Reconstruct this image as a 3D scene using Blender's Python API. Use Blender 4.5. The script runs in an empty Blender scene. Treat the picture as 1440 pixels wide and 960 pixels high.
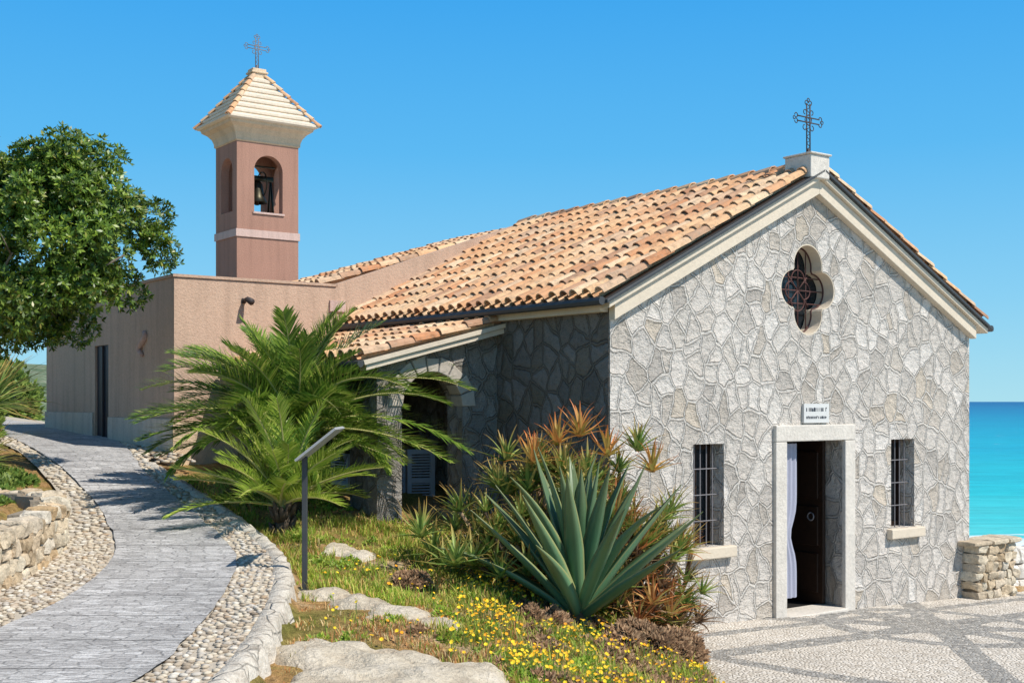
import bpy, bmesh, math, random
import numpy as np
from mathutils import Vector, Matrix, noise
random.seed(7)
R = random.random
def U(a,b): return a+(b-a)*random.random()
scene = bpy.context.scene

# ------------------------------------------------------------------ frames
CX, CY = 1.055, 13.0
DU = Vector((0.807,0.591,0)).normalized(); DV = Vector((-DU.y,DU.x,0))
TH = math.atan2(DU.y,DU.x)
def CW(u,v,z=0): return Vector((CX,CY,0))+DU*u+DV*v+Vector((0,0,z))
def toUV(x,y):
    d=Vector((x-CX,y-CY,0)); return d.dot(DU), d.dot(DV)
W=6.62; HW=W/2

# ------------------------------------------------------------------ mesh builder
class MB:
    def __init__(s): s.v=[]; s.f=[]; s.m=[]; s.uv=[]
    def add(s,vs,fs,m=0,uv=None):
        o=len(s.v); s.v.extend([tuple(p) for p in vs]); s.f.extend([tuple(i+o for i in f) for f in fs]); s.m.extend([m]*len(fs))
        if uv is not None: s.uv.extend(uv)
        else: s.uv.extend([None]*len(vs))
    def box(s,x0,x1,y0,y1,z0,z1,m=0):
        vs=[(x0,y0,z0),(x1,y0,z0),(x1,y1,z0),(x0,y1,z0),(x0,y0,z1),(x1,y0,z1),(x1,y1,z1),(x0,y1,z1)]
        s.add(vs,[(0,3,2,1),(4,5,6,7),(0,1,5,4),(1,2,6,5),(2,3,7,6),(3,0,4,7)],m)
    def tube(s,pts,rad,n=6,m=0,cap=True):
        pts=[Vector(p) for p in pts]; k=len(pts)
        if not hasattr(rad,'__len__'): rad=[rad]*k
        vs=[];fs=[]
        prev=None
        for i,p in enumerate(pts):
            t=(pts[min(i+1,k-1)]-pts[max(i-1,0)])
            if t.length<1e-9: t=Vector((0,0,1))
            t.normalize()
            if prev is None:
                a=Vector((0,0,1)) if abs(t.z)<.9 else Vector((1,0,0))
                e=t.cross(a).normalized()
            else:
                e=(prev-t*prev.dot(t)).normalized()
            prev=e; g=t.cross(e)
            for j in range(n):
                an=2*math.pi*j/n
                vs.append(p+(e*math.cos(an)+g*math.sin(an))*rad[i])
        for i in range(k-1):
            for j in range(n):
                fs.append((i*n+j,i*n+(j+1)%n,(i+1)*n+(j+1)%n,(i+1)*n+j))
        if cap:
            fs.append(tuple(range(n-1,-1,-1))); fs.append(tuple((k-1)*n+j for j in range(n)))
        s.add(vs,fs,m)
    def obj(s,name,mats,parent=None,smooth=False,bevel=0,recalc=False):
        me=bpy.data.meshes.new(name); me.from_pydata(s.v,[],s.f); 
        if not isinstance(mats,(list,tuple)): mats=[mats]
        for m in mats: me.materials.append(m)
        me.polygons.foreach_set('material_index',s.m)
        if smooth: me.polygons.foreach_set('use_smooth',[True]*len(me.polygons))
        if recalc:
            bm=bmesh.new(); bm.from_mesh(me); bmesh.ops.recalc_face_normals(bm,faces=bm.faces); bm.to_mesh(me); bm.free()
        me.update()
        if s.uv and s.uv[0] is not None: custom_uv(me,s.uv)
        else: box_uv(me)
        ob=bpy.data.objects.new(name,me); scene.collection.objects.link(ob)
        if parent: ob.parent=parent
        if bevel:
            b=ob.modifiers.new('bev','BEVEL'); b.width=bevel; b.segments=2; b.limit_method='ANGLE'
        return ob
def custom_uv(me,uv):
    l=me.uv_layers.new(name='UVMap')
    li=np.zeros(len(me.loops),dtype=np.int32); me.loops.foreach_get('vertex_index',li)
    a=np.array([u if u is not None else (0,0) for u in uv],dtype=np.float32)[li]
    l.data.foreach_set('uv',a.ravel())
def box_uv(me):
    l=me.uv_layers.new(name='UVMap')
    if len(me.polygons)>30000: return
    d=l.data; vs=me.vertices
    for p in me.polygons:
        n=p.normal
        if abs(n.z)>.75:
            for li in p.loop_indices:
                c=vs[me.loops[li].vertex_index].co; d[li].uv=(c.x,c.y)
        else:
            if abs(n.x)>abs(n.y):
                for li in p.loop_indices:
                    c=vs[me.loops[li].vertex_index].co; d[li].uv=(c.y+13.7,c.z)
            else:
                for li in p.loop_indices:
                    c=vs[me.loops[li].vertex_index].co; d[li].uv=(c.x,c.z)
def empty(name,loc=(0,0,0),rz=0):
    e=bpy.data.objects.new(name,None); e.location=loc; e.rotation_euler=(0,0,rz); e.empty_display_size=.3
    scene.collection.objects.link(e); return e
def plate(name,outer,holes,thick,fr,mat,parent):
    cu=bpy.data.curves.new(name,'CURVE'); cu.dimensions='2D'; cu.fill_mode='BOTH'; cu.extrude=thick/2
    for pl in [outer]+holes:
        sp=cu.splines.new('POLY'); sp.points.add(len(pl)-1)
        for i,p in enumerate(pl): sp.points[i].co=(p[0],p[1],0,1)
        sp.use_cyclic_u=True
    ob=bpy.data.objects.new(name+'_c',cu); scene.collection.objects.link(ob)
    dg=bpy.context.evaluated_depsgraph_get(); me=bpy.data.meshes.new_from_object(ob.evaluated_get(dg))
    bpy.data.objects.remove(ob); me.name=name
    bm=bmesh.new(); bm.from_mesh(me)
    bmesh.ops.remove_doubles(bm,verts=bm.verts,dist=1e-4)
    for v in bm.verts: v.co=Vector(fr(v.co.x,v.co.y,v.co.z+thick/2))
    bmesh.ops.recalc_face_normals(bm,faces=bm.faces)
    for f in bm.faces: f.smooth=False
    bm.to_mesh(me); bm.free()
    while me.uv_layers: me.uv_layers.remove(me.uv_layers[0])
    box_uv(me); me.materials.clear(); me.materials.append(mat)
    o=bpy.data.objects.new(name,me); scene.collection.objects.link(o); o.parent=parent
    return o
def arch(x0,x1,z0,z1,n=16):
    r=(x1-x0)/2; c=(x0+x1)/2; zc=z1-r
    return [(x0,z0),(x1,z0)]+[(c+r*math.cos(math.pi*i/n),zc+r*math.sin(math.pi*i/n)) for i in range(n+1)]
def rect(x0,x1,z0,z1): return [(x0,z0),(x1,z0),(x1,z1),(x0,z1)]

# ------------------------------------------------------------------ material helper
class Mt:
    def __init__(s,name,rough=.8,spec=.3):
        s.mat=bpy.data.materials.new(name); s.mat.use_nodes=True
        s.t=s.mat.node_tree; s.t.nodes.clear()
        s.out=s.n('ShaderNodeOutputMaterial'); s.b=s.n('ShaderNodeBsdfPrincipled')
        s.b.inputs['Roughness'].default_value=rough; s.b.inputs['Specular IOR Level'].default_value=spec
        s.l(s.b.outputs[0],s.out.inputs[0])
    def n(s,t,**k):
        x=s.t.nodes.new(t)
        for a,b in k.items(): setattr(x,a,b)
        return x
    def l(s,a,b): s.t.links.new(a,b)
    def setin(s,sock,val):
        if hasattr(val,'is_linked') or hasattr(val,'links'): s.l(val,sock)
        else:
            if hasattr(sock.default_value,'__len__') and not hasattr(val,'__len__'): val=(val,)*len(sock.default_value)
            if hasattr(sock.default_value,'__len__') and len(sock.default_value)==4 and len(val)==3: val=(*val,1)
            sock.default_value=val
    def coord(s,k='UV'): return s.n('ShaderNodeTexCoord').outputs[k]
    def map(s,v,scale=(1,1,1),loc=(0,0,0),rot=(0,0,0)):
        m=s.n('ShaderNodeMapping'); s.l(v,m.inputs[0]); m.inputs['Scale'].default_value=scale; m.inputs['Location'].default_value=loc; m.inputs['Rotation'].default_value=rot; return m.outputs[0]
    def noise(s,v,scale,detail=4,rough=.55,dist=0,out='Fac'):
        x=s.n('ShaderNodeTexNoise'); s.l(v,x.inputs['Vector']); x.inputs['Scale'].default_value=scale; x.inputs['Detail'].default_value=min(detail,4); x.inputs['Roughness'].default_value=rough; x.inputs['Distortion'].default_value=dist
        return x.outputs[out]
    def vor(s,v,scale,feature='F1',rnd=1,dim='3D'):
        x=s.n('ShaderNodeTexVoronoi',feature=feature,voronoi_dimensions=dim); s.l(v,x.inputs['Vector']); x.inputs['Scale'].default_value=scale; x.inputs['Randomness'].default_value=rnd; return x
    def ramp(s,f,stops,interp='LINEAR'):
        r=s.n('ShaderNodeValToRGB'); s.setin(r.inputs[0],f); cr=r.color_ramp; cr.interpolation=interp
        while len(cr.elements)<len(stops): cr.elements.new(.5)
        for e,(p,c) in zip(cr.elements,stops):
            e.position=p
            if not hasattr(c,'__len__'): c=(c,c,c)
            e.color=(*c[:3],1)
        return r.outputs[0]
    def mix(s,f,a,b,bt='MIX'):
        m=s.n('ShaderNodeMix',data_type='RGBA',blend_type=bt)
        s.setin(m.inputs[0],f); s.setin(m.inputs[6],a); s.setin(m.inputs[7],b); return m.outputs[2]
    def math(s,op,a,b=0,c=None):
        m=s.n('ShaderNodeMath',operation=op); s.setin(m.inputs[0],a); s.setin(m.inputs[1],b)
        if c is not None: s.setin(m.inputs[2],c)
        return m.outputs[0]
    def warp(s,v,scale,amt):
        nz=s.noise(v,scale,1,out='Color')
        a=s.n('ShaderNodeVectorMath',operation='SUBTRACT'); s.l(nz,a.inputs[0]); a.inputs[1].default_value=(.5,.5,.5)
        b=s.n('ShaderNodeVectorMath',operation='SCALE'); s.l(a.outputs[0],b.inputs[0]); b.inputs['Scale'].default_value=amt
        c=s.n('ShaderNodeVectorMath',operation='ADD'); s.l(v,c.inputs[0]); s.l(b.outputs[0],c.inputs[1]); return c.outputs[0]
    def bump(s,h,dist=.02,strength=1,prev=None):
        b=s.n('ShaderNodeBump'); b.inputs['Strength'].default_value=strength; b.inputs['Distance'].default_value=dist; s.l(h,b.inputs['Height'])
        if prev is not None: s.l(prev,b.inputs['Normal'])
        return b.outputs[0]
    def fin(s,col,nrm=None,rough=None):
        s.setin(s.b.inputs['Base Color'],col)
        if nrm is not None: s.l(nrm,s.b.inputs['Normal'])
        if rough is not None: s.setin(s.b.inputs['Roughness'],rough)
        return s.mat
    def island(s): return s.n('ShaderNodeNewGeometry').outputs['Random Per Island']
    def translucent(s,col,fac=.3):
        t=s.n('ShaderNodeBsdfTranslucent'); s.setin(t.inputs[0],col)
        m=s.n('ShaderNodeMixShader'); m.inputs[0].default_value=fac
        s.l(s.b.outputs[0],m.inputs[1]); s.l(t.outputs[0],m.inputs[2]); s.l(m.outputs[0],s.out.inputs[0])

def stone_incertum(name,bright=1.0,scale=4.35,warm=0.0,mort=(.72,.675,.615),edge_shade=.50,dk=.9):
    m=Mt(name,.9,.12); uv=m.coord('UV')
    w=m.warp(uv,3.0,.14); w=m.warp(w,11,.035)
    w=m.map(w,scale=(1.08,.80,1),rot=(0,0,.5))
    e=m.vor(w,scale,'DISTANCE_TO_EDGE',1,'2D').outputs['Distance']
    c=m.vor(w,scale,'F1',1,'2D').outputs['Color']
    sep=m.n('ShaderNodeSeparateColor'); m.l(c,sep.inputs[0])
    b=bright
    st=m.ramp(sep.outputs[0],[(0,(.56*b,(.50-.02*warm)*b,(.43-.06*warm)*b)),(.25,(.76*b,.70*b,.635*b)),(.5,(.64*b,.585*b,.52*b)),(.72,(.82*b,.765*b,.70*b)),(.88,(.50*b,.455*b,.405*b)),(1,(.70*b,.605*b,.49*b))])
    n1=m.noise(uv,13,4,.7); n2=m.noise(uv,.7,2,.5); n3=m.noise(uv,60,3,.75)
    st=m.mix(1,st,m.ramp(n1,[(.28,.64),(.42,.95),(.75,1.12)]),'MULTIPLY')
    mo=m.mix(1,tuple(x*b for x in mort),m.ramp(n3,[(.3,.85),(.7,1.1)]),'MULTIPLY')
    en=m.math('ADD',e,m.math('MULTIPLY',m.math('SUBTRACT',n1,.5),.09))
    mask=m.ramp(en,[(.035,0),(.06,1)])
    col=m.mix(mask,mo,st)
    edge=m.ramp(en,[(.03,1),(.058,edge_shade),(.10,1)])  # shadow line beside the raised mortar, painted into the colour
    gv=m.mix(m.ramp(m.noise(uv,3.1,2,.6),[(.35,.3),(.6,1)]),(1,1,1),edge)
    col=m.mix(1,col,gv,'MULTIPLY')
    col=m.mix(1,col,m.ramp(n2,[(.3,.86),(.7,1.05)]),'MULTIPLY')
    col=m.mix(1,col,m.ramp(n3,[(.30,.66),(.45,.98),(.7,1.07)]),'MULTIPLY')
    h=m.ramp(en,[(0,.85),(.033,.8),(.056,.05),(.12,.5),(.3,.8)])
    hh=m.math('ADD',h,m.math('MULTIPLY',n1,1.7)); hh=m.math('ADD',hh,m.math('MULTIPLY',n3,.5))
    return m.fin(col,m.bump(hh,.034,dk))
def stucco(name,c,var=.2,plinth=None):
    m=Mt(name,.93,.1); o=m.coord('Object')
    n1=m.noise(o,1.2,4,.6); n2=m.noise(o,40,3,.7)
    st=m.noise(m.map(o,scale=(4,4,.35)),1.5,3,.6)
    col=m.mix(n1,tuple(x*(1-var) for x in c),tuple(x*(1+var) for x in c))
    col=m.mix(1,col,m.ramp(n2,[(.3,.86),(.7,1.08)]),'MULTIPLY')
    col=m.mix(1,col,m.ramp(st,[(.25,.84),(.55,1.03)]),'MULTIPLY')
    return m.fin(col,m.bump(m.math('ADD',n2,m.math('MULTIPLY',n1,.5)),.012,.8))
def plain(name,c,rough=.6,nscale=20,var=.15,bump=.004,metal=0,spec=.3):
    m=Mt(name,rough,spec); o=m.coord('Object'); n1=m.noise(o,nscale,4,.65); n2=m.noise(o,nscale*.12,2,.6)
    f=m.math('ADD',m.math('MULTIPLY',n1,.6),m.math('MULTIPLY',n2,.4))
    col=m.mix(f,tuple(x*(1-var*2) for x in c),tuple(min(1,x*(1+var*2)) for x in c))
    m.b.inputs['Metallic'].default_value=metal
    return m.fin(col,m.bump(n1,bump,.8))

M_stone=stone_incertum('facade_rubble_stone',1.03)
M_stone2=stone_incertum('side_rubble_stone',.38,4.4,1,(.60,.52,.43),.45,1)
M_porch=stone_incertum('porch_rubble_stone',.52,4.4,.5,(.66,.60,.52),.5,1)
M_trim=plain('cornice_stone',(.68,.585,.46),.85,25,.12,.006)
M_frame=plain('marble_frame',(.66,.61,.54),.85,24,.22,.012)
M_salmon=stucco('salmon_stucco',(.60,.42,.31),.1)
M_tower=stucco('tower_stucco',(.42,.235,.175),.12)
M_band=stucco('tower_band',(.64,.46,.40),.08)
M_cream=stucco('cream_stucco',(.72,.55,.38),.08)
M_plinth=stucco('plinth_stucco',(.66,.57,.47),.1)
M_dark=plain('interior_shade',(.012,.011,.010),.8,5)  # near-black colour stands in for the shade indoors
M_iron=plain('wrought_iron',(.06,.05,.05),.6,30,.2,.002)
M_iron2=plain('galvanised_iron',(.20,.19,.20),.55,30,.25,.002)
M_gutter=plain('gutter_metal',(.06,.065,.07),.5,12,.2,.001)
M_white=plain('white_paint',(.66,.66,.64),.6,30,.08)
M_shut=plain('shutter_paint',(.36,.39,.44),.6,30,.08)
M_slab=plain('roof_slab_stone',(.74,.63,.50),.85,16,.18,.01)
M_curtain=plain('curtain_cloth',(.38,.39,.48),.9,60,.06)
M_wood=plain('dark_door_wood',(.03,.016,.01),.45,14,.3)
M_blue=plain('dark_blue_metal',(.012,.018,.035),.4,8)
def tilemat(name):
    m=Mt(name,.88,.1); o=m.coord('Object'); r=m.island()
    c=m.ramp(r,[(0,(.56,.26,.13)),(.2,(.71,.40,.21)),(.4,(.78,.51,.29)),(.6,(.67,.35,.18)),(.78,(.82,.60,.39)),(.9,(.58,.38,.25)),(1,(.42,.21,.12))])
    n=m.noise(o,9,4,.7); n2=m.noise(o,1.1,3,.6)
    c=m.mix(1,c,m.ramp(n,[(.3,.60),(.5,.98),(.75,1.12)]),'MULTIPLY')
    c=m.mix(m.ramp(n2,[(.45,0),(.75,.35)]),c,(.50,.40,.29))
    li=m.ramp(m.noise(o,23,3,.7),[(.54,0),(.64,1)])
    c=m.mix(m.math('MULTIPLY',li,m.math('MULTIPLY',n2,1.0)),c,(.34,.28,.21))
    return m.fin(c,m.bump(n,.006,.8))
M_tile=tilemat('terracotta_tile')

# ------------------------------------------------------------------ profiles of the place
def smooth_interp(xs,ys,w=.7):
    xs=np.array(xs,float); ys=np.array(ys,float); k=np.linspace(-w,w,9)
    cache={}
    def f(y):
        q=round(y,4)
        if q not in cache: cache[q]=float(np.mean(np.interp(q+k,xs,ys)))
        return cache[q]
    return f
zp=smooth_interp([-30,0,7,11,13,16,21,30,60,120],[.9,.95,1.0,1.15,1.4,1.93,2.15,2.3,2.6,3.0],.8)
xk=smooth_interp([-10,3,4,6,6.9,8,9.4,10.4,11.3,13,14.4,15.7,18.3,21,30],[-3,-2.2,-1.95,-1.68,-1.58,-1.62,-1.74,-1.9,-2.12,-2.98,-3.9,-4.75,-5.85,-7.2,-13],.4)
gr=smooth_interp([-10,3,5,6.87,7.15,9,10.7,11.5,13.1,15,18.3,21,30],[-3.4,-2.6,-2.3,-2.18,-2.1,-2.2,-2.42,-2.65,-3.47,-4.6,-6.0,-7.6,-14],.4)
gl=smooth_interp([-10,5,7,8.35,9.4,10.9,11.7,13.3,14.7,16.2,18.6,21,30],[-4.4,-3.9,-3.68,-3.50,-3.42,-3.60,-3.82,-4.54,-5.36,-6.35,-7.7,-9.3,-16],.4)
ol=smooth_interp([-10,6,8,9.6,11.5,14,15.4,17,21,30],[-5,-4.5,-4.2,-4.07,-4.22,-5.2,-6.05,-7.0,-9.6,-16.6],.3)
def ss(t): t=max(0,min(1,t)); return t*t*(3-2*t)
def pz(u): return .09-.033*u
def xpz(Y): return 1.75 if Y<13.5 else 1.055+(Y-13)*1.365
def H(X,Y):
    u,v=toUV(X,Y)
    if .1<u<W-.1 and .0<v<5.6: return -.35
    k=xk(Y); p=xpz(Y); z0=zp(Y)
    if X<=k:
        z=z0-.05
        o=ol(Y)-.22
        if X<o:
            d=o-X; lift=np.interp(Y,[0,11.5,13.5,16,24],[.44,.44,.30,.12,.05])
            z=z0-.05+lift*ss(d/.25)+max(0,d-.5)*.10+.05*noise.noise(Vector((X*1.5,Y*1.5,0)))
            if d>25: z-= (d-25)*.1
    elif X<p:
        t=(X-k)/(p-k); zk=z0-.17
        z=zk+(pz(u)-zk)*(max(0,t)**2.3)
        e=min(1,t*6)*min(1,(1-t)*6)
        z+=e*(.05*noise.noise(Vector((X*1.3,Y*1.3,3)))+.025*noise.noise(Vector((X*5,Y*5,1))))
    else: z=pz(u)-.03
    if v>.75 and u>W-.2: z=min(z,z-(min(9,(v-.75)*3)+max(0,u-W)*1.6))
    if u>13: z-= (u-13)*1.6
    if v>16 and u>-1: z-=min(12,(v-16)*1.2)
    if Y<-12: z-=(-12-Y)*.3
    return max(z,-14)

# ------------------------------------------------------------------ ground
def ground():
    xs=np.concatenate([np.linspace(-70,-12,24),np.arange(-11.6,-6,.3),np.arange(-6,3,.1),np.arange(3,9.5,.2),np.linspace(10,40,26)])
    ys=np.concatenate([np.linspace(-30,2,18),np.arange(2.4,6,.25),np.arange(6,16,.1),np.arange(16,24,.3),np.linspace(25,90,34)])
    nx,ny=len(xs),len(ys); vs=[(x,y,H(x,y)) for y in ys for x in xs]
    fs=[(j*nx+i,j*nx+i+1,(j+1)*nx+i+1,(j+1)*nx+i) for j in range(ny-1) for i in range(nx-1)]
    mb=MB(); mb.add(vs,fs)
    m=Mt('garden_soil',.95,.1); o=m.coord('Object')
    n1=m.noise(o,1.4,4,.6,.3); n2=m.noise(o,18,4,.7); n3=m.noise(o,70,2,.7)
    c=m.ramp(n1,[(.32,(.20,.20,.05)),(.45,(.35,.27,.09)),(.55,(.52,.31,.13)),(.68,(.60,.45,.27))])
    c=m.mix(1,c,m.ramp(n2,[(.3,.5),(.7,1.3)]),'MULTIPLY')
    c=m.mix(1,c,m.ramp(n3,[(.3,.7),(.7,1.2)]),'MULTIPLY')
    mb.obj('ground',m.fin(c,m.bump(m.math('ADD',n2,n3),.03,1)),smooth=True)
ground()

def plaza():
    m=Mt('pebble_mosaic',.8,.2); o=m.coord('Object')
    vz=m.map(o,scale=(1,1,.01))
    p=m.vor(vz,22,'F1',.9,'2D'); e=m.vor(vz,22,'DISTANCE_TO_EDGE',.9,'2D').outputs['Distance']
    sx=m.n('ShaderNodeSeparateXYZ'); m.l(m.warp(m.warp(o,1.2,.12),6,.05),sx.inputs[0])
    X=m.math('SUBTRACT',sx.outputs[0],3.9); Y=m.math('SUBTRACT',sx.outputs[1],-1.35)
    th=m.math('ARCTAN2',Y,X); r=m.math('SQRT',m.math('ADD',m.math('MULTIPLY',X,X),m.math('MULTIPLY',Y,Y)))
    ray=m.math('MULTIPLY',m.math('ABSOLUTE',m.math('SINE',m.math('MULTIPLY',th,4))),m.math('MULTIPLY',r,.25))
    raym=m.math('LESS_THAN',ray,.15)
    ring=m.math('LESS_THAN',m.math('ABSOLUTE',m.math('SUBTRACT',m.math('FRACT',m.math('MULTIPLY',r,.40)),.5)),.05)
    inner=m.math('LESS_THAN',r,.36)
    bord=m.math('LESS_THAN',m.math('ABSOLUTE',m.math('ADD',sx.outputs[1],.5)),.09)
    pat=m.math('MAXIMUM',m.math('MAXIMUM',raym,ring),m.math('MAXIMUM',inner,bord))
    sep=m.n('ShaderNodeSeparateColor'); m.l(p.outputs['Color'],sep.inputs[0])
    light=m.ramp(sep.outputs[0],[(0,(.46,.40,.33)),(.3,(.80,.74,.66)),(.7,(.66,.59,.50)),(1,(.84,.79,.72))])
    dark=m.ramp(sep.outputs[0],[(0,(.16,.16,.16)),(.5,(.27,.27,.265)),(1,(.44,.43,.41))])
    big=m.noise(o,.9,4,.6)
    patn=m.math('MULTIPLY',pat,m.ramp(sep.outputs[1],[(.0,.2),(.2,1)])); patn=m.math('MULTIPLY',patn,m.ramp(big,[(.32,.65),(.5,.95)]))
    c=m.mix(patn,light,dark)
    c=m.mix(m.ramp(e,[(.05,.8),(.16,0)]),c,(.40,.36,.30))
    c=m.mix(1,c,m.ramp(big,[(.3,.85),(.7,1.08)]),'MULTIPLY')
    h=m.ramp(e,[(0,0),(.25,.8),(.5,1)])
    mat=m.fin(c,m.bump(h,.012,1))
    mb=MB()
    nu,nv=60,60; vs=[];fs=[]
    vv=np.linspace(0,-18,nv)
    for j,v in enumerate(vv):
        u0=(1.66-CX-DV.x*v)/DU.x
        for i in range(nu):
            u=u0+(13-u0)*i/(nu-1)
            ed=.05*math.sin(v*5)+.06*math.sin(v*2.1) if i==0 else 0
            vs.append((u+ed,v-.002,pz(u)))
    for j in range(nv-1):
        for i in range(nu-1):
            a=j*nu+i; fs.append((a,a+nu,a+nu+1,a+1))
    mb.add(vs,fs)
    mb.add([(W+.01,-.002,pz(W)),(13,-.002,pz(13)),(13,.7,pz(13)),(W+.01,.7,pz(W))],[(0,1,2,3)])
    ob=mb.obj('plaza_pavement',mat,recalc=True)
    ob.location=(CX,CY,0); ob.rotation_euler=(0,0,TH)
plaza()

# ------------------------------------------------------------------ path
YS=np.arange(2.0,32,.15)
def strip(name,fa,fb,dz,mat,n=5,ys=YS,drop=None):
    mb=MB(); vs=[];uv=[]; s=0; last=None
    for y in ys:
        a,b=fa(y),fb(y); c=((a+b)/2,y)
        if last: s+=math.hypot(c[0]-last[0],c[1]-last[1])
        last=c
        for i in range(n):
            x=a+(b-a)*i/(n-1)
            if i in (0,n-1): x+=.03*noise.noise(Vector((i,y*3,0)))
            vs.append((x,y,zp(y)+dz+.008*noise.noise(Vector((x*1.5,y*1.5,4))))); uv.append((x-c[0],s))
    fs=[(j*n+i,j*n+i+1,(j+1)*n+i+1,(j+1)*n+i) for j in range(len(ys)-1) for i in range(n-1)]
    mb.add(vs,fs,0,uv); return mb.obj(name,mat,smooth=True)
m=Mt('border_mortar',.9,.1); o=m.coord('Object'); n1=m.noise(o,30,4,.7)
M_mortar=m.fin(m.mix(n1,(.40,.35,.28),(.60,.54,.45)),m.bump(n1,.01))
strip('cobble_bed',lambda y:ol(y)-.05,lambda y:xk(y)-.02,-.016,M_mortar)
m=Mt('path_paving',.9,.15); uv=m.coord('UV'); o=m.coord('Object')
wu=m.warp(m.warp(uv,2.0,.05),11,.02); sx=m.n('ShaderNodeSeparateXYZ'); m.l(wu,sx.inputs[0])
fr=m.math('FRACT',m.math('MULTIPLY',sx.outputs[1],1.35)); ln=m.ramp(fr,[(0,0),(.014,.0),(.03,1),(.985,1),(1,0)])
v1=m.vor(m.map(wu,scale=(7,16,1)),1,'DISTANCE_TO_EDGE',.85,'2D').outputs['Distance']
v2=m.n('ShaderNodeSeparateColor'); m.l(m.vor(m.map(wu,scale=(7,16,1)),1,'F1',.85,'2D').outputs['Color'],v2.inputs[0])
j1=m.ramp(v1,[(0,.58),(.10,1)])
n2=m.noise(o,48,3,.75); n3=m.noise(o,1.1,3,.6); nd=m.noise(m.map(uv,scale=(1,4,1)),2.2,3,.7)
c=m.ramp(v2.outputs[0],[(0,(.43,.415,.405)),(.5,(.55,.535,.52)),(1,(.66,.645,.63))])
c=m.mix(1,c,j1,'MULTIPLY'); c=m.mix(1,c,m.ramp(ln,[(0,.55),(1,1)]),'MULTIPLY')
c=m.mix(1,c,m.ramp(n2,[(.3,.66),(.55,1.0),(.7,1.1)]),'MULTIPLY'); c=m.mix(1,c,m.ramp(n3,[(.3,.84),(.7,1.12)]),'MULTIPLY'); c=m.mix(1,c,m.ramp(nd,[(.3,.85),(.6,1.04)]),'MULTIPLY')
M_path=m.fin(c,m.bump(m.math('ADD',m.math('MULTIPLY',ln,.8),m.math('ADD',j1,n2)),.014,.9))
strip('footpath',gl,gr,.006,M_path,9)

def pebbles():
    ico=bmesh.new(); bmesh.ops.create_icosphere(ico,subdivisions=1,radius=1); ico.verts.ensure_lookup_table()
    bv=[v.co.copy() for v in ico.verts]; bf=[tuple(v.index for v in f.verts) for f in ico.faces]; ico.free()
    mb=MB()
    def scatter(fa,fb,y0,y1,step):
        y=y0
        while y<y1:
            a,b=fa(y),fb(y); x=a+U(0,step*.5)
            while x<b:
                px=x+U(-.3,.3)*step; py=y+U(-.35,.35)*step
                a0=U(0,math.pi); rx=step*U(.40,.66); ry=step*U(.30,.46); rz=step*U(.14,.24)
                z=zp(py)-.010
                vs=[]
                for p in bv:
                    q=p*(1+U(-.12,.12)); X=q.x*rx; Y=q.y*ry
                    vs.append((px+X*math.cos(a0)-Y*math.sin(a0),py+X*math.sin(a0)+Y*math.cos(a0),z+q.z*rz))
                if R()>.04: mb.add(vs,bf)
                x+=step
            y+=step*.92
    scatter(gr,lambda y:xk(y)-.10,5.8,12,.066)
    scatter(gr,lambda y:xk(y)-.12,12,18,.09)
    scatter(ol,gl,7.2,12,.066)
    scatter(ol,gl,12,20,.09)
    scatter(lambda y:xk(y)-.1,lambda y:xk(y)+.5,15.5,22,.11)
    m=Mt('beach_cobbles',.8,.2); r=m.island(); o=m.coord('Object')
    c=m.ramp(r,[(0,(.30,.24,.18)),(.2,(.54,.45,.34)),(.45,(.68,.60,.47)),(.6,(.44,.39,.34)),(.8,(.72,.67,.58)),(1,(.44,.32,.21))])
    c=m.mix(1,c,m.ramp(m.noise(o,60,2,.6),[(.3,.8),(.7,1.1)]),'MULTIPLY')
    mb.obj('cobblestone_border',m.fin(c),smooth=True)
pebbles()
def kerb():
    mb=MB(); ys=np.arange(2,15.4,.06); vs=[];n=7
    for y in ys:
        x=xk(y); z=zp(y); j=lambda s:.02*noise.noise(Vector((x*6,y*6,s)))+.012*noise.noise(Vector((x*15,y*15,s)))
        g=.07*noise.noise(Vector((y*2.2,0,5)))
        vs+=[(x-.17,y,z-.04),(x-.13+j(8),y,z+.006+j(1)*.3),(x-.05+j(2),y,z+.014+j(3)*.5),(x+j(4)*1.3,y,z+.002+j(4)*.5),(x+.02+j(5)*2,y,z-.05),(x+.05+j(5)*2+g*.6,y,z-.20),(x+.10+g+j(6)*2,y,z-.5)]
    fs=[(j*n+i,j*n+i+1,(j+1)*n+i+1,(j+1)*n+i) for j in range(len(ys)-1) for i in range(n-1)]
    mb.add(vs,fs)
    m=Mt('kerb_stone',.9,.1); o=m.coord('Object'); n1=m.noise(o,7,4,.7); n2=m.noise(o,45,3,.7)
    e=m.vor(m.warp(o,4,.1),3.6,'DISTANCE_TO_EDGE').outputs['Distance']; jl=m.ramp(e,[(0,.6),(.04,1)])
    c=m.ramp(n1,[(.3,(.44,.38,.31)),(.5,(.68,.62,.53)),(.7,(.76,.71,.62))]); c=m.mix(1,c,m.ramp(n2,[(.3,.75),(.7,1.1)]),'MULTIPLY'); c=m.mix(1,c,jl,'MULTIPLY')
    mb.obj('path_kerb',m.fin(c,m.bump(m.math('ADD',m.math('ADD',n1,jl),m.math('MULTIPLY',n2,.5)),.03)),smooth=True)
kerb()

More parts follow.
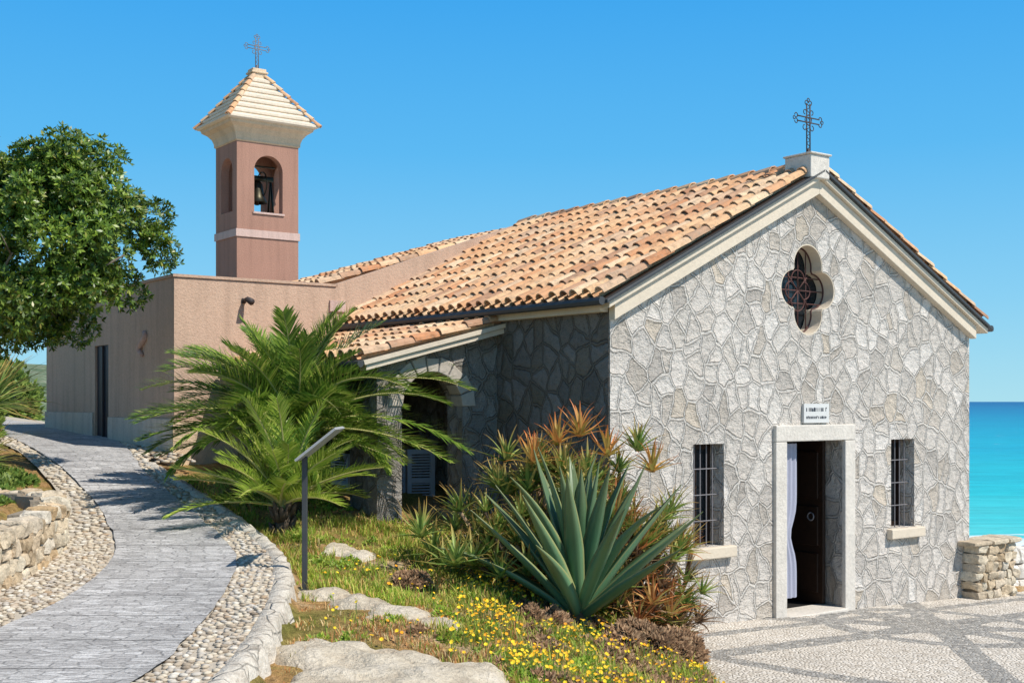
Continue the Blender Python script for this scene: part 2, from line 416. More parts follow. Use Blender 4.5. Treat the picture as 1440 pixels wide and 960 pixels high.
# ------------------------------------------------------------------ tiles
def tile(mb,o,d,s,n,r1,r2,L,conv=True,seg=6,th=.014):
    vs=[];fs=[]
    for (q,r,lift) in ((0,r1,.0),(L,r2,-.018)):
        for rr in (r,r-th):
            for i in range(seg+1):
                a=math.pi*i/seg; h=math.sin(a)*rr
                if not conv: h=-h+r1*.55
                vs.append(o+d*q+s*(math.cos(a)*rr)+n*(h+lift))
    k=seg+1
    for i in range(seg):
        fs.append((i,i+1,2*k+i+1,2*k+i))
        fs.append((k+i,3*k+i,3*k+i+1,k+i+1))
        fs.append((i,k+i,k+i+1,i+1))
    fs.append((0,2*k,3*k,k)); fs.append((seg,k+seg,3*k+seg,2*k+seg))
    mb.add(vs,fs)
def tiled(mb,e0,dup,side,length,width,pitch=.205,course=.36):
    dup=Vector(dup).normalized(); side=Vector(side).normalized(); n=side.cross(dup)
    if n.z<0: n=-n
    e0=Vector(e0); nc=max(1,round(width/pitch)); pitch=width/nc; nr=math.ceil(length/course)
    for i in range(nc+1):
        for j in range(nr):
            L=min(course+.06,length-j*course+.02)
            o=e0+side*(i*pitch+U(-.011,.011))+dup*(j*course+U(-.02,.02))+n*(.055+U(-.005,.005))
            dd=(dup+side*U(-.022,.022)).normalized()
            tile(mb,o,dd,side,n,pitch*.37,pitch*.31,L,True)
            if i<nc:
                o2=e0+side*((i+.5)*pitch)+dup*(j*course+U(-.01,.01)+.03)+n*.0
                tile(mb,o2,dup,side,n,pitch*.36,pitch*.40,L,False,4)
def slab(mb,e0,dup,side,length,width,th=.05,m=0):
    dup=Vector(dup).normalized(); side=Vector(side).normalized(); n=side.cross(dup)
    if n.z<0:n=-n
    e0=Vector(e0)-n*.012; a=[e0,e0+side*width,e0+side*width+dup*length,e0+dup*length]
    b=[p-n*th for p in a]
    mb.add(a+b,[(0,1,2,3),(7,6,5,4),(0,4,5,1),(1,5,6,2),(2,6,7,3),(3,7,4,0)],m)

# ------------------------------------------------------------------ iron cross
def iron_cross(mb,c,s,ax,m=0):
    c=Vector(c); ax=Vector(ax).normalized(); z=Vector((0,0,1)); P=lambda a,b:c+ax*a*s+z*b*s
    r=.0085*s/.65
    for off in (-.045,.045):
        mb.tube([P(off,0),P(off,.92)],r,5,m)
        mb.tube([P(-.30,.62+off),P(.30,.62+off)],r,5,m)
    mb.tube([P(0,-.08),P(0,.1)],r*2,6,m)
    for k in range(7): 
        b=.08+k*.12; mb.tube([P(-.045,b),P(.045,b+.06),P(-.045,b+.12)],r*.7,4,m)
    def ring(x,y,rad,a0=0,a1=360,n=12):
        mb.tube([P(x+rad*math.cos(math.radians(a0+(a1-a0)*i/n)),y+rad*math.sin(math.radians(a0+(a1-a0)*i/n))) for i in range(n+1)],r*.75,4,m)
    ring(0,.62,.09)
    for x,y in ((-.33,.62),(.33,.62)):
        ring(x,y+.05,.04,-90,180); ring(x,y-.05,.04,90,-180); ring(x+(.05 if x>0 else -.05),y,.03)
    ring(-.05,.93,.04,0,270); ring(.05,.93,.04,180,-90); ring(0,.985,.03)
    for sx in(-1,1):
        ring(sx*.10,.48,.045,90 if sx<0 else 90,90-sx*270)
        ring(sx*.09,.76,.04,-90,-90+sx*250)

# ------------------------------------------------------------------ chapel
ch=empty('stone_chapel',(CX,CY,0),TH)
SL=.505
def ztop(u): return 5.40-SL*abs(u-HW)
def quatre(cu,cz,sx=1,n=72):
    circ=[(.27*sx,0,.235*sx),(-.27*sx,0,.235*sx),(0,.30*sx,.265*sx),(0,-.30*sx,.265*sx)]
    pts=[]
    for i in range(n):
        a=2*math.pi*i/n; d=(math.cos(a),math.sin(a)); best=.2*sx
        for x,y,r in circ:
            b=d[0]*x+d[1]*y; q=b*b-(x*x+y*y-r*r)
            if q>0: best=max(best,b+math.sqrt(q))
        pts.append((cu+d[0]*best,cz+d[1]*best))
    return pts
QU,QZ=3.22,3.976
holes=[rect(1.245,1.74,.93,2.11),rect(4.86,5.36,.93,2.10),rect(2.78,3.87,-.02,2.11),quatre(QU,QZ)]
plate('facade_wall',[(0,-.6),(W,-.6),(W,ztop(W)-.12),(HW,ztop(HW)-.12),(0,ztop(0)-.12)],holes,.36,lambda a,b,c:(a,c,b),M_stone,ch)
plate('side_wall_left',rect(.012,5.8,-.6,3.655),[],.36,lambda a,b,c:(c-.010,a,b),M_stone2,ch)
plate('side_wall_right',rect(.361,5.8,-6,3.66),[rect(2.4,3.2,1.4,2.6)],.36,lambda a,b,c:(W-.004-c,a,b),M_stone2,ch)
mb=MB()
def rake(mb,v0,v1,zt,zb,side,ext,m=0):
    ue=(-ext if side<0 else W+ext); 
    a=[(ue,ztop(ue)),(HW,ztop(HW))]
    vs=[]
    for v in (v0,v1):
        for (u,z) in a: vs+= [(u,v,z+zt),(u,v,z+zb)]
    mb.add(vs,[(0,1,3,2),(4,6,7,5),(0,2,6,4),(1,5,7,3),(0,4,5,1),(2,3,7,6)],m)
for sd in (-1,1):
    rake(mb,-.15,.30,.0,-.07,sd,.14 if sd<0 else .22)
    rake(mb,-.10,-.001,-.073,-.25,sd,.02)
    rake(mb,-.19,-.11,.045,.004,sd,.20 if sd<0 else .30,1)
mb.obj('rake_cornice',[M_trim,M_gutter],ch,recalc=True,bevel=.006)
mb=MB()
EV=.20
mb.box(-.12,-.012,.02,5.79,3.56,3.64,0)
mb.tube([(-EV-.04,-.15,3.66),(-EV-.04,5.78,3.66)],.045,8,1); mb.tube([(W+EV+.12,-.15,3.62),(W+EV+.12,5.78,3.62)],.045,8,1)
mb.box(W+.001,W+.12,.02,5.79,3.56,3.64,0)
mb.obj('eave_gutter',[M_trim,M_gutter],ch,recalc=True)
mb=MB(); LE=(HW+EV)/math.cos(math.atan(SL)); zE=5.47-SL*(HW+EV)
slab(mb,(-EV,-.12,zE),(1,0,SL),(0,1,0),LE,5.92); slab(mb,(W+EV,-.12,zE),(-1,0,SL),(0,1,0),LE,5.92)
mb.obj('roof_deck',M_wood,ch,recalc=True)
mb=MB()
tiled(mb,(-EV,-.08,zE),(1,0,SL),(0,1,0),LE-.02,5.86); tiled(mb,(W+EV,-.08,zE),(-1,0,SL),(0,1,0),LE-.02,5.86)
for j in range(17): tile(mb,Vector((HW,-.1+j*.36,5.49)),Vector((0,1,.0)),Vector((1,0,0)),Vector((0,0,1)),.12,.105,.40)
mb.obj('roof_tiles',M_tile,ch,smooth=False)
mb=MB(); mb.box(HW-.27,HW+.08,-.19,.22,5.32,5.60); mb.box(HW-.29,HW+.10,-.215,.24,5.60,5.625)
mb.obj('cross_pedestal',M_frame,ch,bevel=.012)
mb=MB(); iron_cross(mb,(HW-.09,.0,5.64),.68,(1,0,0)); mb.obj('roof_cross',M_iron,ch,smooth=True)
mb=MB()
mb.box(2.58,2.78,-.05,.30,-.06,2.11); mb.box(3.87,4.07,-.05,.30,-.08,2.11); mb.box(2.58,4.07,-.053,.30,2.112,2.31)
mb.box(2.781,3.869,-.10,.36,-.14,.0)
mb.obj('door_frame',M_frame,ch,bevel=.012)
mb=MB()
mb.box(2.80,3.0,.36,.41,.0,2.11); mb.obj('door_leaf_left',M_wood,ch)
mb=MB()
mb.box(3.80,3.85,.25,.85,.01,2.10)
for z0,z1 in((.15,.65),(.75,1.25),(1.35,1.95)): mb.box(3.775,3.80,.32,.76,z0,z1)
mb.obj('door_leaf_right',M_wood,ch,bevel=.008)
mb=MB()
mb.tube([(3.765,.42+.05*math.sin(i*.6),1.12+.05*math.cos(i*.6)) for i in range(11)],.01,5)
mb.obj('door_knocker',M_iron2,ch,smooth=True)
mb=MB(); n=40; vs=[];k=18
for j in range(k+1):
    t=j/k; z=2.08-t*1.9; gather=1-.30*math.exp(-((z-.95)/.22)**2)
    for i in range(n+1):
        s=i/n; w=.38*gather
        vs.append((2.79+s*w, .10+.012*math.sin(s*27+.5*math.sin(t*3))*gather+.03*s, z))
fs=[(j*(n+1)+i,j*(n+1)+i+1,(j+1)*(n+1)+i+1,(j+1)*(n+1)+i) for j in range(k) for i in range(n)]
mb.add(vs,fs); mb.obj('door_curtain',M_curtain,ch,smooth=True)
for (a,b) in ((1.245,1.74),(4.86,5.36)):
    mb=MB(); mb.box(a-.09,b+.13,-.09,.2,.80,.928); mb.obj('window_sill',M_trim,ch,bevel=.012)
    mb=MB()
    mb.box(a,a+.05,.22,.27,.93,2.1);mb.box(b-.05,b,.22,.27,.93,2.1);mb.box(a+.05,b-.05,.22,.27,2.04,2.1);mb.box(a+.05,b-.05,.22,.27,.93,.99);mb.box((a+b)/2-.02,(a+b)/2+.02,.22,.27,.99,2.04)
    mb.obj('window_frame',M_wood,ch)
    mb=MB()
    for i in range(1,5):
        x=a+(b-a)*i/5; mb.tube([(x,.09,.93),(x,.09,2.1)],.008,6)
    for z in (1.22,1.52,1.82): mb.tube([(a,.085,z),(b,.085,z)],.007,5)
    mb.obj('window_bars',M_iron2,ch)
m=Mt('window_glass',.08,.5); M_glass=m.fin((.015,.02,.025))
mb=MB()
for (a,b) in ((1.245,1.74),(4.86,5.36)): mb.add([(a,.25,.93),(b,.25,.93),(b,.25,2.11),(a,.25,2.11)],[(0,1,2,3)])
mb.add([(QU-.6,.28,QZ-.6),(QU+.6,.28,QZ-.6),(QU+.6,.28,QZ+.6),(QU-.6,.28,QZ+.6)],[(0,1,2,3)])
mb.obj('window_panes',M_glass,ch)
plate('quatrefoil_reveal',quatre(QU,QZ,1.02),[quatre(QU,QZ,.965)],.27,lambda a,b,c:(a,c+.004,b),M_trim,ch)
mb=MB(); q=[Vector((p[0],.17,p[1])) for p in quatre(QU,QZ,.95)]; q.append(q[0]); mb.tube(q,.012,5)
q=[Vector((p[0],.17,p[1])) for p in quatre(QU,QZ,.45)]; q.append(q[0]); mb.tube(q,.009,5)
for a in range(0,360,45):
    c,s=math.cos(math.radians(a)),math.sin(math.radians(a)); L=.5 if a%90==0 else .27
    mb.tube([(QU+c*.0,.17,QZ+s*.0),(QU+c*L,.17,QZ+s*L)],.009,5)
for sx in(-.16,.16): mb.tube([(QU+sx,.18,QZ-.48),(QU+sx,.18,QZ+.48)],.008,5); mb.tube([(QU-.44,.18,QZ+sx),(QU+.44,.18,QZ+sx)],.008,5)
M_rust=plain('rusty_iron',(.10,.045,.04),.7,30,.2,.002)
mb.obj('quatrefoil_grille',M_rust,ch,smooth=True)
mb=MB(); mb.box(3.10,3.57,-.035,-.002,2.335,2.57,0)
for row,(z,h) in enumerate(((2.475,.045),(2.385,.03))):
    x=3.14
    while x<3.52:
        w=U(.014,.028)
        if R()>.12:
            mb.box(x,x+w*.35,-.0375,-.035,z,z+h,1)
            if R()>.4: mb.box(x+w*.35+.0005,x+w,-.0375,-.035,z+h*random.choice((.0,.4,.75)),z+h*random.choice((.2,.6,.98))+.004,1)
            if R()>.5: mb.box(x+w*.75,x+w,-.0372,-.035,z,z+h,1)
        x+=w+.008
mb.obj('wall_plaque',[M_white,M_blue],ch,recalc=True)
mb=MB(); mb.box(.37,W-.37,.37,5.58,-.05,-.005,0); mb.add([(.37,5.6,-.1),(W-.37,5.6,-.1),(W-.37,5.6,3.6),(.37,5.6,3.6)],[(0,1,2,3)],0)  # floor and back sheet, interior shade painted as near-black
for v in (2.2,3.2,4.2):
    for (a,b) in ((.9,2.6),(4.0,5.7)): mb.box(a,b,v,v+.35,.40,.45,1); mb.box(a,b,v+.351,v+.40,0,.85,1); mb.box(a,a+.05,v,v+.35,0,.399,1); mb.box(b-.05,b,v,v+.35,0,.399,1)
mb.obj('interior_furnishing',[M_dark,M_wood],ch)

# porch
PZ=1.2
def ptop(u): return 3.50+.25*u
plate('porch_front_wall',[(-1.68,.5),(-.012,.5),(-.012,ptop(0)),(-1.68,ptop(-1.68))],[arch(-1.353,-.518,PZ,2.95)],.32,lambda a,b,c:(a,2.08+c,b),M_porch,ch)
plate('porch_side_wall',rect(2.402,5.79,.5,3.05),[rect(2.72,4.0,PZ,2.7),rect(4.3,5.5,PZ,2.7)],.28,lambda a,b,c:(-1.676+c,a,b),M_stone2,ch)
mb=MB(); cxa=(-1.353-.518)/2; ra=(1.353-.518)/2; zc=2.95-ra
for k in range(9):
    a0=math.pi*k/9+.02; a1=math.pi*(k+1)/9-.02; ro=ra+U(.15,.20); vs=[]
    for v in (2.062,2.30):
        for a in (a0,a1):
            for r in (ra-.004,ro): vs.append((cxa+r*math.cos(a),v,zc+r*math.sin(a)))
    mb.add(vs,[(0,1,3,2),(4,6,7,5),(0,2,6,4),(1,5,7,3),(0,4,5,1),(2,3,7,6)])
mb.obj('arch_voussoirs',plain('voussoir_stone',(.50,.44,.37),.9,16,.2,.012),ch,recalc=True,bevel=.01)
mb=MB(); mb.box(-1.66,-.015,2.42,5.78,.5,PZ,0); mb.box(-1.5,-.3,1.5,2.07,.55,PZ-.12,0); mb.obj('porch_floor',M_frame,ch)
mb=MB(); Lp=1.95/math.cos(math.atan(.25)); zz=3.55-.25*1.95
slab(mb,(-1.95,1.90,zz),(1,0,.25),(0,1,0),Lp,3.88,.05); mb.obj('porch_roof_deck',M_trim,ch,recalc=True)
mb=MB(); tiled(mb,(-1.95,1.96,zz),(1,0,.25),(0,1,0),Lp-.03,3.78)
mb.obj('porch_roof_tiles',M_tile,ch)
mb=MB()
vs=[]
for v in (1.93,2.077):
    for (u) in (-1.90,-.013): z=ptop(u); vs+=[(u,v,z-.02),(u,v,z-.08)]
mb.add(vs,[(0,1,3,2),(4,6,7,5),(0,2,6,4),(1,5,7,3),(0,4,5,1),(2,3,7,6)])
mb.tube([(-1.99,1.9,zz-.05),(-1.99,5.7,zz-.05)],.04,8,1)
mb.obj('porch_cornice',[M_trim,M_gutter],ch,recalc=True)
def shutter(mb,a,b,z0,z1,fr,m=0):
    def bx(x0,x1,y0,y1,za,zb):
        P=[fr(x,y) for x,y in((x0,y0),(x1,y0),(x1,y1),(x0,y1))]
        vs=[(p[0],p[1],za) for p in P]+[(p[0],p[1],zb) for p in P]
        mb.add(vs,[(0,3,2,1),(4,5,6,7),(0,1,5,4),(1,2,6,5),(2,3,7,6),(3,0,4,7)],m)
    bx(a,a+.05,0,.035,z0,z1); bx(b-.05,b,0,.035,z0,z1); bx(a+.05,b-.05,0,.035,z0,z0+.07); bx(a+.05,b-.05,0,.035,z1-.06,z1); bx(a+.05,b-.05,0,.035,(z0+z1)/2-.03,(z0+z1)/2+.03)
    z=z0+.09
    while z<z1-.08:
        bx(a+.05,b-.05,.005+.0,.03,z,z+.018); z+=.035
mb=MB(); shutter(mb,-1.05,-.70,PZ+.02,2.0,lambda x,y:(x,2.9+y+(x+1.05)*.5)); shutter(mb,-.68,-.34,PZ+.02,2.0,lambda x,y:(x,3.06-(x+.68)*.3+y))
shutter(mb,2.8,3.25,PZ+.02,1.95,lambda x,y:(-1.36+y,x)); shutter(mb,3.35,3.8,PZ+.02,1.95,lambda x,y:(-1.36+y,x))
shutter(mb,4.4,4.9,PZ+.02,1.95,lambda x,y:(-1.36+y,x))
mb.obj('louvered_shutters',M_shut,ch,recalc=True)
mb=MB(); mb.add([(-1.38,4.4,PZ),(-.015,4.4,PZ),(-.015,4.4,3.3),(-1.38,4.4,3.1)],[(0,1,2,3)]); mb.obj('porch_inner_wall',M_wood,ch)

# ------------------------------------------------------------------ annex
an=empty('stucco_annex_building',(CX,CY,0),TH)
VA=5.81
plate('front_wall',[(-2.64,1.0),(6.6,1.0),(6.6,4.3),(3.2,5.49),(-.2,4.30),(-.2,4.26),(-2.64,4.26)],[],.2,lambda a,b,c:(a,VA+c,b),M_salmon,an)
plate('side_wall',rect(6.012,11.9,1.2,4.26),[rect(8.55,9.2,2.0,3.46)],.2,lambda a,b,c:(-2.636+c,a,b),M_salmon,an)
plate('rear_wall',rect(-2.43,6.6,1.0,4.2),[],.2,lambda a,b,c:(a,11.7+c,b),M_salmon,an)
plate('east_wall',rect(6.012,11.69,-6,4.2),[],.2,lambda a,b,c:(6.4+c,a,b),M_salmon,an)
mb=MB(); mb.box(-2.66,-.22,VA-.02,VA+.22,4.262,4.30,0); mb.box(-2.66,-2.42,VA+.222,11.92,4.262,4.30,0)
mb.obj('parapet_coping',M_salmon,an)
mb=MB(); mb.box(-2.42,6.38,6.02,11.69,4.0,4.08,0); mb.obj('flat_roof',M_plinth,an)
mb=MB(); mb.box(-2.665,-1.75,VA-.03,VA-.001,1.2,2.32,0); mb.box(-2.665,-2.641,VA,8.50,1.2,2.36,1); mb.box(-2.665,-2.641,9.25,11.9,1.2,2.42,1)
mb.obj('wall_plinth',[M_cream,M_plinth],an)
mb=MB(); mb.box(-2.60,-2.50,8.552,9.198,2.0,3.458,0); mb.box(-2.63,-2.605,8.86,8.89,2.0,3.45,1); mb.obj('blue_door',[M_blue,M_iron],an)
mb=MB(); SLB=.304; z0=5.26-SLB*(2.86+.35); L=(3.3+.35)/math.cos(math.atan(SLB))
slab(mb,(-.35,6.03,z0-.05),(1,0,SLB),(0,1,0),L,1.97); slab(mb,(3.3*2+.35,6.03,z0-.05),(-1,0,SLB),(0,1,0),L,1.97)
mb.add([(-.3,7.9,4.0),(6.6,7.9,4.0),(6.6,7.9,4.25),(3.3,7.9,5.25),(-.3,7.9,4.2)],[(0,1,2,3,4)])
mb.obj('rear_roof_deck',M_salmon,an,recalc=True)
mb=MB(); tiled(mb,(-.35,6.1,z0-.02),(1,0,SLB),(0,1,0),L,1.9); tiled(mb,(6.95,6.1,z0-.02),(-1,0,SLB),(0,1,0),L,1.9)
mb.obj('rear_roof_tiles',M_tile,an)
mb=MB(); mb.box(-.33,-.08,VA-.03,VA-.001,3.90,4.06,0); mb.obj('wall_plaque_pink',M_band,an)
mb=MB(); mb.box(-1.68,-1.63,VA-.03,VA-.001,3.95,4.02,0); mb.tube([(-1.655,VA-.03,3.99),(-1.64,VA-.10,4.0),(-1.62,VA-.2,3.96)],[.02,.04,.05],8); mb.obj('wall_spotlight',M_iron,an,smooth=True)
mb=MB()
mb.tube([(-2.66,7.0+.12*math.sin(i*.5),3.25+i*.03) for i in range(12)],[.03+.02*math.sin(i*.3) for i in range(12)],6)
mb.obj('wall_ornament',M_band,an,smooth=True)

# ------------------------------------------------------------------ bell tower
tw=empty('bell_tower',CW(1.243,12.73,0),TH)
TWu,TWv=1.34,1.06; TZ=7.85
fo=arch(.37,.99,6.40,7.55); so=arch(.22,.80,6.40,7.50)
plate('tower_wall_front',rect(0,TWu,1.6,TZ),[fo],.17,lambda a,b,c:(a,c,b),M_tower,tw)
plate('tower_wall_back',rect(0,TWu,1.6,TZ),[fo],.17,lambda a,b,c:(a,TWv-c,b),M_tower,tw)
plate('tower_wall_left',rect(.171,TWv-.171,1.6,TZ),[so],.17,lambda a,b,c:(c+.002,a,b),M_tower,tw)
plate('tower_wall_right',rect(.171,TWv-.171,1.6,TZ),[so],.17,lambda a,b,c:(TWu-.002-c,a,b),M_tower,tw)
mb=MB()
for (z0,z1,p) in ((5.88,6.03,.025),):
    mb.box(-p,TWu+p,-p,TWv+p,z0,z1)
mb.box(.34,1.02,-.03,.10,6.36,6.398); 
mb.obj('tower_band',M_band,tw)
mb=MB(); mb.box(.18,TWu-.18,.18,TWv-.18,6.25,6.30); mb.obj('belfry_floor',M_tower,tw)
mb=MB(); prof=[(0.003,7.78),(.03,7.80),(.03,7.86),(.06,7.95),(.13,8.04),(.22,8.10),(.24,8.16)]
vs=[]
for o,z in prof: vs+=[(-o,-o,z),(TWu+o,-o,z),(TWu+o,TWv+o,z),(-o,TWv+o,z)]
fs=[(4*i+j,4*i+(j+1)%4,4*i+4+(j+1)%4,4*i+4+j) for i in range(len(prof)-1) for j in range(4)]
fs.append((0,3,2,1)); fs.append(tuple(4*(len(prof)-1)+j for j in range(4)))
mb.add(vs,fs); mb.obj('tower_cornice',M_cream,tw,recalc=True)
mb=MB(); cu,cv=TWu/2,TWv/2; ou,ov=cu+.30,cv+.30; z0,z1=8.17,9.22; nn=8
for k in range(nn):
    t0=k/nn; t1=(k+1)/nn; f0=1-t0*.86+.02; f1=1-t1*.86; za=z0+(z1-z0)*t0; zb=z0+(z1-z0)*t1; th=.06
    vs=[]
    for (f,z) in ((f0-.05,za-.01),(f0,za+.016),(f0,za+th),(f1-.02,zb+.0)):
        vs+=[(cu-ou*f,cv-ov*f,z),(cu+ou*f,cv-ov*f,z),(cu+ou*f,cv+ov*f,z),(cu-ou*f,cv+ov*f,z)]
    fs=[(4*i+j,4*i+(j+1)%4,4*i+4+(j+1)%4,4*i+4+j) for i in range(3) for j in range(4)]+[(3,2,1,0),(12,13,14,15)]
    mb.add(vs,fs)
mb.obj('tower_roof_slabs',M_slab,tw,recalc=True)
mb=MB()
for sx,sy in((-1,-1),(1,-1),(1,1),(-1,1)):
    a=Vector((cu+sx*(ou+.02),cv+sy*(ov+.02),z0+.01)); b=Vector((cu+sx*ou*.14,cv+sy*ov*.14,z1+.02)); d=(b-a); L=d.length; d.normalize()
    s=d.cross(Vector((0,0,1))).normalized(); n=s.cross(d)
    if n.z<0: n=-n
    for k in range(7): tile(mb,a+d*(k*L/7)+n*.01,d,s,n,.062,.05,L/7+.03)
mb.obj('tower_hip_tiles',M_tile,tw)
mb=MB(); mb.box(cu-.15,cu+.15,cv-.13,cv+.13,9.18,9.40); mb.box(cu-.18,cu+.18,cv-.16,cv+.16,9.30,9.34); mb.obj('finial_block',M_cream,tw,bevel=.01)
mb=MB(); iron_cross(mb,(cu,cv,9.42),.70,(1,0,0)); mb.obj('tower_cross',M_iron2,tw,smooth=True)
mb=MB(); prof=[(.0,7.13),(.06,7.12),(.11,7.05),(.13,6.92),(.16,6.78),(.21,6.68),(.20,6.66),(.15,6.70)]
def lathe(mb,prof,c,n=20,m=0):
    vs=[(c[0]+r*math.cos(2*math.pi*j/n),c[1]+r*math.sin(2*math.pi*j/n),z) for r,z in prof for j in range(n)]
    mb.add(vs,[(i*n+j,i*n+(j+1)%n,(i+1)*n+(j+1)%n,(i+1)*n+j) for i in range(len(prof)-1) for j in range(n)],m)
lathe(mb,prof,(cu,cv)); mb.tube([(cu,cv,6.95),(cu,cv,6.62)],[.015,.04],8)
mb.box(cu-.34,cu+.34,cv-.05,cv+.05,7.12,7.22); 
for sx in(-.3,.3): mb.tube([(cu+sx,cv-.15,6.3),(cu+sx,cv,7.15),(cu+sx,cv+.15,6.3)],.025,6)
for xx in (-.24,.1): mb.tube([(cu+xx,cv+.26*math.sin(i*math.pi/8),7.05+.26*math.cos(i*math.pi/8)) for i in range(17)],.015,6)
mb.tube([(cu-.25,cv-.12,6.3),(cu-.25,cv-.12,7.4)],.03,6)
mb.tube([(cu-.3,cv-.2,7.38),(cu+.3,cv-.2,7.38)],.02,6)
M_bronze=plain('bell_bronze',(.05,.045,.03),.4,10,.2,.001,.8)
mb.obj('bell',M_bronze,tw,smooth=True)
mb=MB(); mb.box(TWu+.0,TWu+.12,.1,.14,4.95,4.98); mb.box(TWu+.08,TWu+.20,.05,.17,4.98,5.06); mb.obj('tower_spotlight',M_iron,tw)

# ------------------------------------------------------------------ rough stone walls
ico=bmesh.new(); bmesh.ops.create_cube(ico,size=2); bmesh.ops.subdivide_edges(ico,edges=ico.edges,cuts=3,use_grid_fill=True)
cubev=[v.co.copy() for v in ico.verts]; cubef=[tuple(v.index for v in f.verts) for f in ico.faces]; ico.free()
def rough_block(mb,c,ax,hx,hy,hz,rnd=.12,m=0):
    ax=Vector(ax).normalized(); ay=Vector((-ax.y,ax.x,0)); sd=U(0,99); vs=[]; tl=U(-.22,.22)
    for p in cubev:
        q=p.copy(); k=sum(1 for a in q if abs(a)>.99)
        s=1-(.0,.0,.035,.10)[k]
        q=q*s; q.z+=tl*q.x*.5
        k=Vector((q.x*hx,q.y*hy,q.z*hz)); nn=noise.noise_vector(k*9+Vector((sd,sd,sd)))*rnd*min(hx,hy,hz)*1.7
        k+=nn; vs.append(Vector(c)+ax*k.x+ay*k.y+Vector((0,0,k.z)))
    mb.add(vs,cubef,m)
def blockwall(mb,pts,zb,zt,depth,row=.13,lmin=.12,lmax=.3,rnd=.14):
    P=[Vector((p[0],p[1],0)) for p in pts]
    for a,b in zip(P[:-1],P[1:]):
        d=b-a; L=d.length; d.normalize()
        base=zb((a+b)/2); top=zt((a+b)/2); nr=max(1,round((top-base)/row)); rh=(top-base)/nr
        for r in range(nr):
            s=-U(0,lmin)
            while s<L:
                l=U(lmin,lmax); 
                if s+l>L+.1: l=max(.08,L-s)
                c=a+d*(s+l/2); zc=base+(r+.5)*rh+U(-.012,.012)
                rough_block(mb,(c.x,c.y,zc),d,l/2*.96,depth/2*U(.9,1.1),rh/2*U(.85,1.12),rnd)
                s+=l
m=Mt('fieldstone',.92,.1); r=m.island(); o=m.coord('Object'); n1=m.noise(o,12,4,.7); n2=m.noise(o,60,2,.7)
c=m.ramp(r,[(0,(.44,.33,.21)),(.25,(.66,.53,.37)),(.5,(.76,.67,.52)),(.7,(.56,.45,.32)),(.85,(.80,.73,.61)),(1,(.60,.41,.22))])
c=m.mix(1,c,m.ramp(n1,[(.3,.6),(.7,1.15)]),'MULTIPLY'); c=m.mix(1,c,m.ramp(n2,[(.3,.85),(.7,1.1)]),'MULTIPLY')
M_field=m.fin(c,m.bump(m.math('ADD',n1,m.math('MULTIPLY',n2,.3)),.02))
M_fieldg=plain('grey_wall_mortar',(.30,.25,.19),.95,30,.2,.02)
mb=MB()
wpts=[(ol(y)-.10,y) for y in np.arange(6.5,11.6,.85)]+[(ol(11.5)-.10,11.5)]
x,y=wpts[-1]; wpts+=[(x-.12,y+.25),(x-.38,y+.40),(x-.9,y+.55),(x-1.5,y+.75)]
blockwall(mb,wpts,lambda p:zp(p.y)-.06,lambda p:zp(p.y)+.45,.24,.13,.11,.34,.34)
for a,b in zip(wpts[:-1],wpts[1:]):
    d=(Vector(b)-Vector(a)).normalized(); n=Vector((-d.y,d.x)); z0,z1=zp(a[1])-.1,zp(a[1])+.44
    A,B=Vector(a),Vector(b); q=[A-n*.075,B-n*.075,B+n*.22,A+n*.22]
    mb.add([(p.x,p.y,z0) for p in q]+[(p.x,p.y,z1) for p in q],[(4,5,6,7),(0,1,5,4),(1,2,6,5),(2,3,7,6),(3,0,4,7)],1)
mb.obj('stone_retaining_wall',[M_field,M_fieldg])
P=lambda u,v:(CW(u,v).x,CW(u,v).y)
mb=MB()
blockwall(mb,[P(6.52,-.05),P(7.38,-.05)],lambda p:-.25,lambda p:.60,.40,.125,.10,.26,.36)
q=[CW(6.50,-.20),CW(7.40,-.20),CW(7.40,.10),CW(6.50,.10)]
mb.add([(p.x,p.y,-.3) for p in q]+[(p.x,p.y,.58) for p in q],[(4,5,6,7),(0,1,5,4),(1,2,6,5),(2,3,7,6),(3,0,4,7)],1)
blockwall(mb,[P(6.46,-.05),P(7.46,-.05)],lambda p:.60,lambda p:.67,.48,.07,.3,.5,.2)
mb.obj('stone_gate_pier',[M_field,M_fieldg])
mb=MB(); 
blockwall(mb,[P(7.60,.25),P(12.5,.25)],lambda p:-.45,lambda p:.42,.30,.2,.2,.5,.2)
mm=plain('pale_wall_stone',(.74,.69,.62),.9,14,.15,.02); mb.obj('sea_parapet_wall',mm)

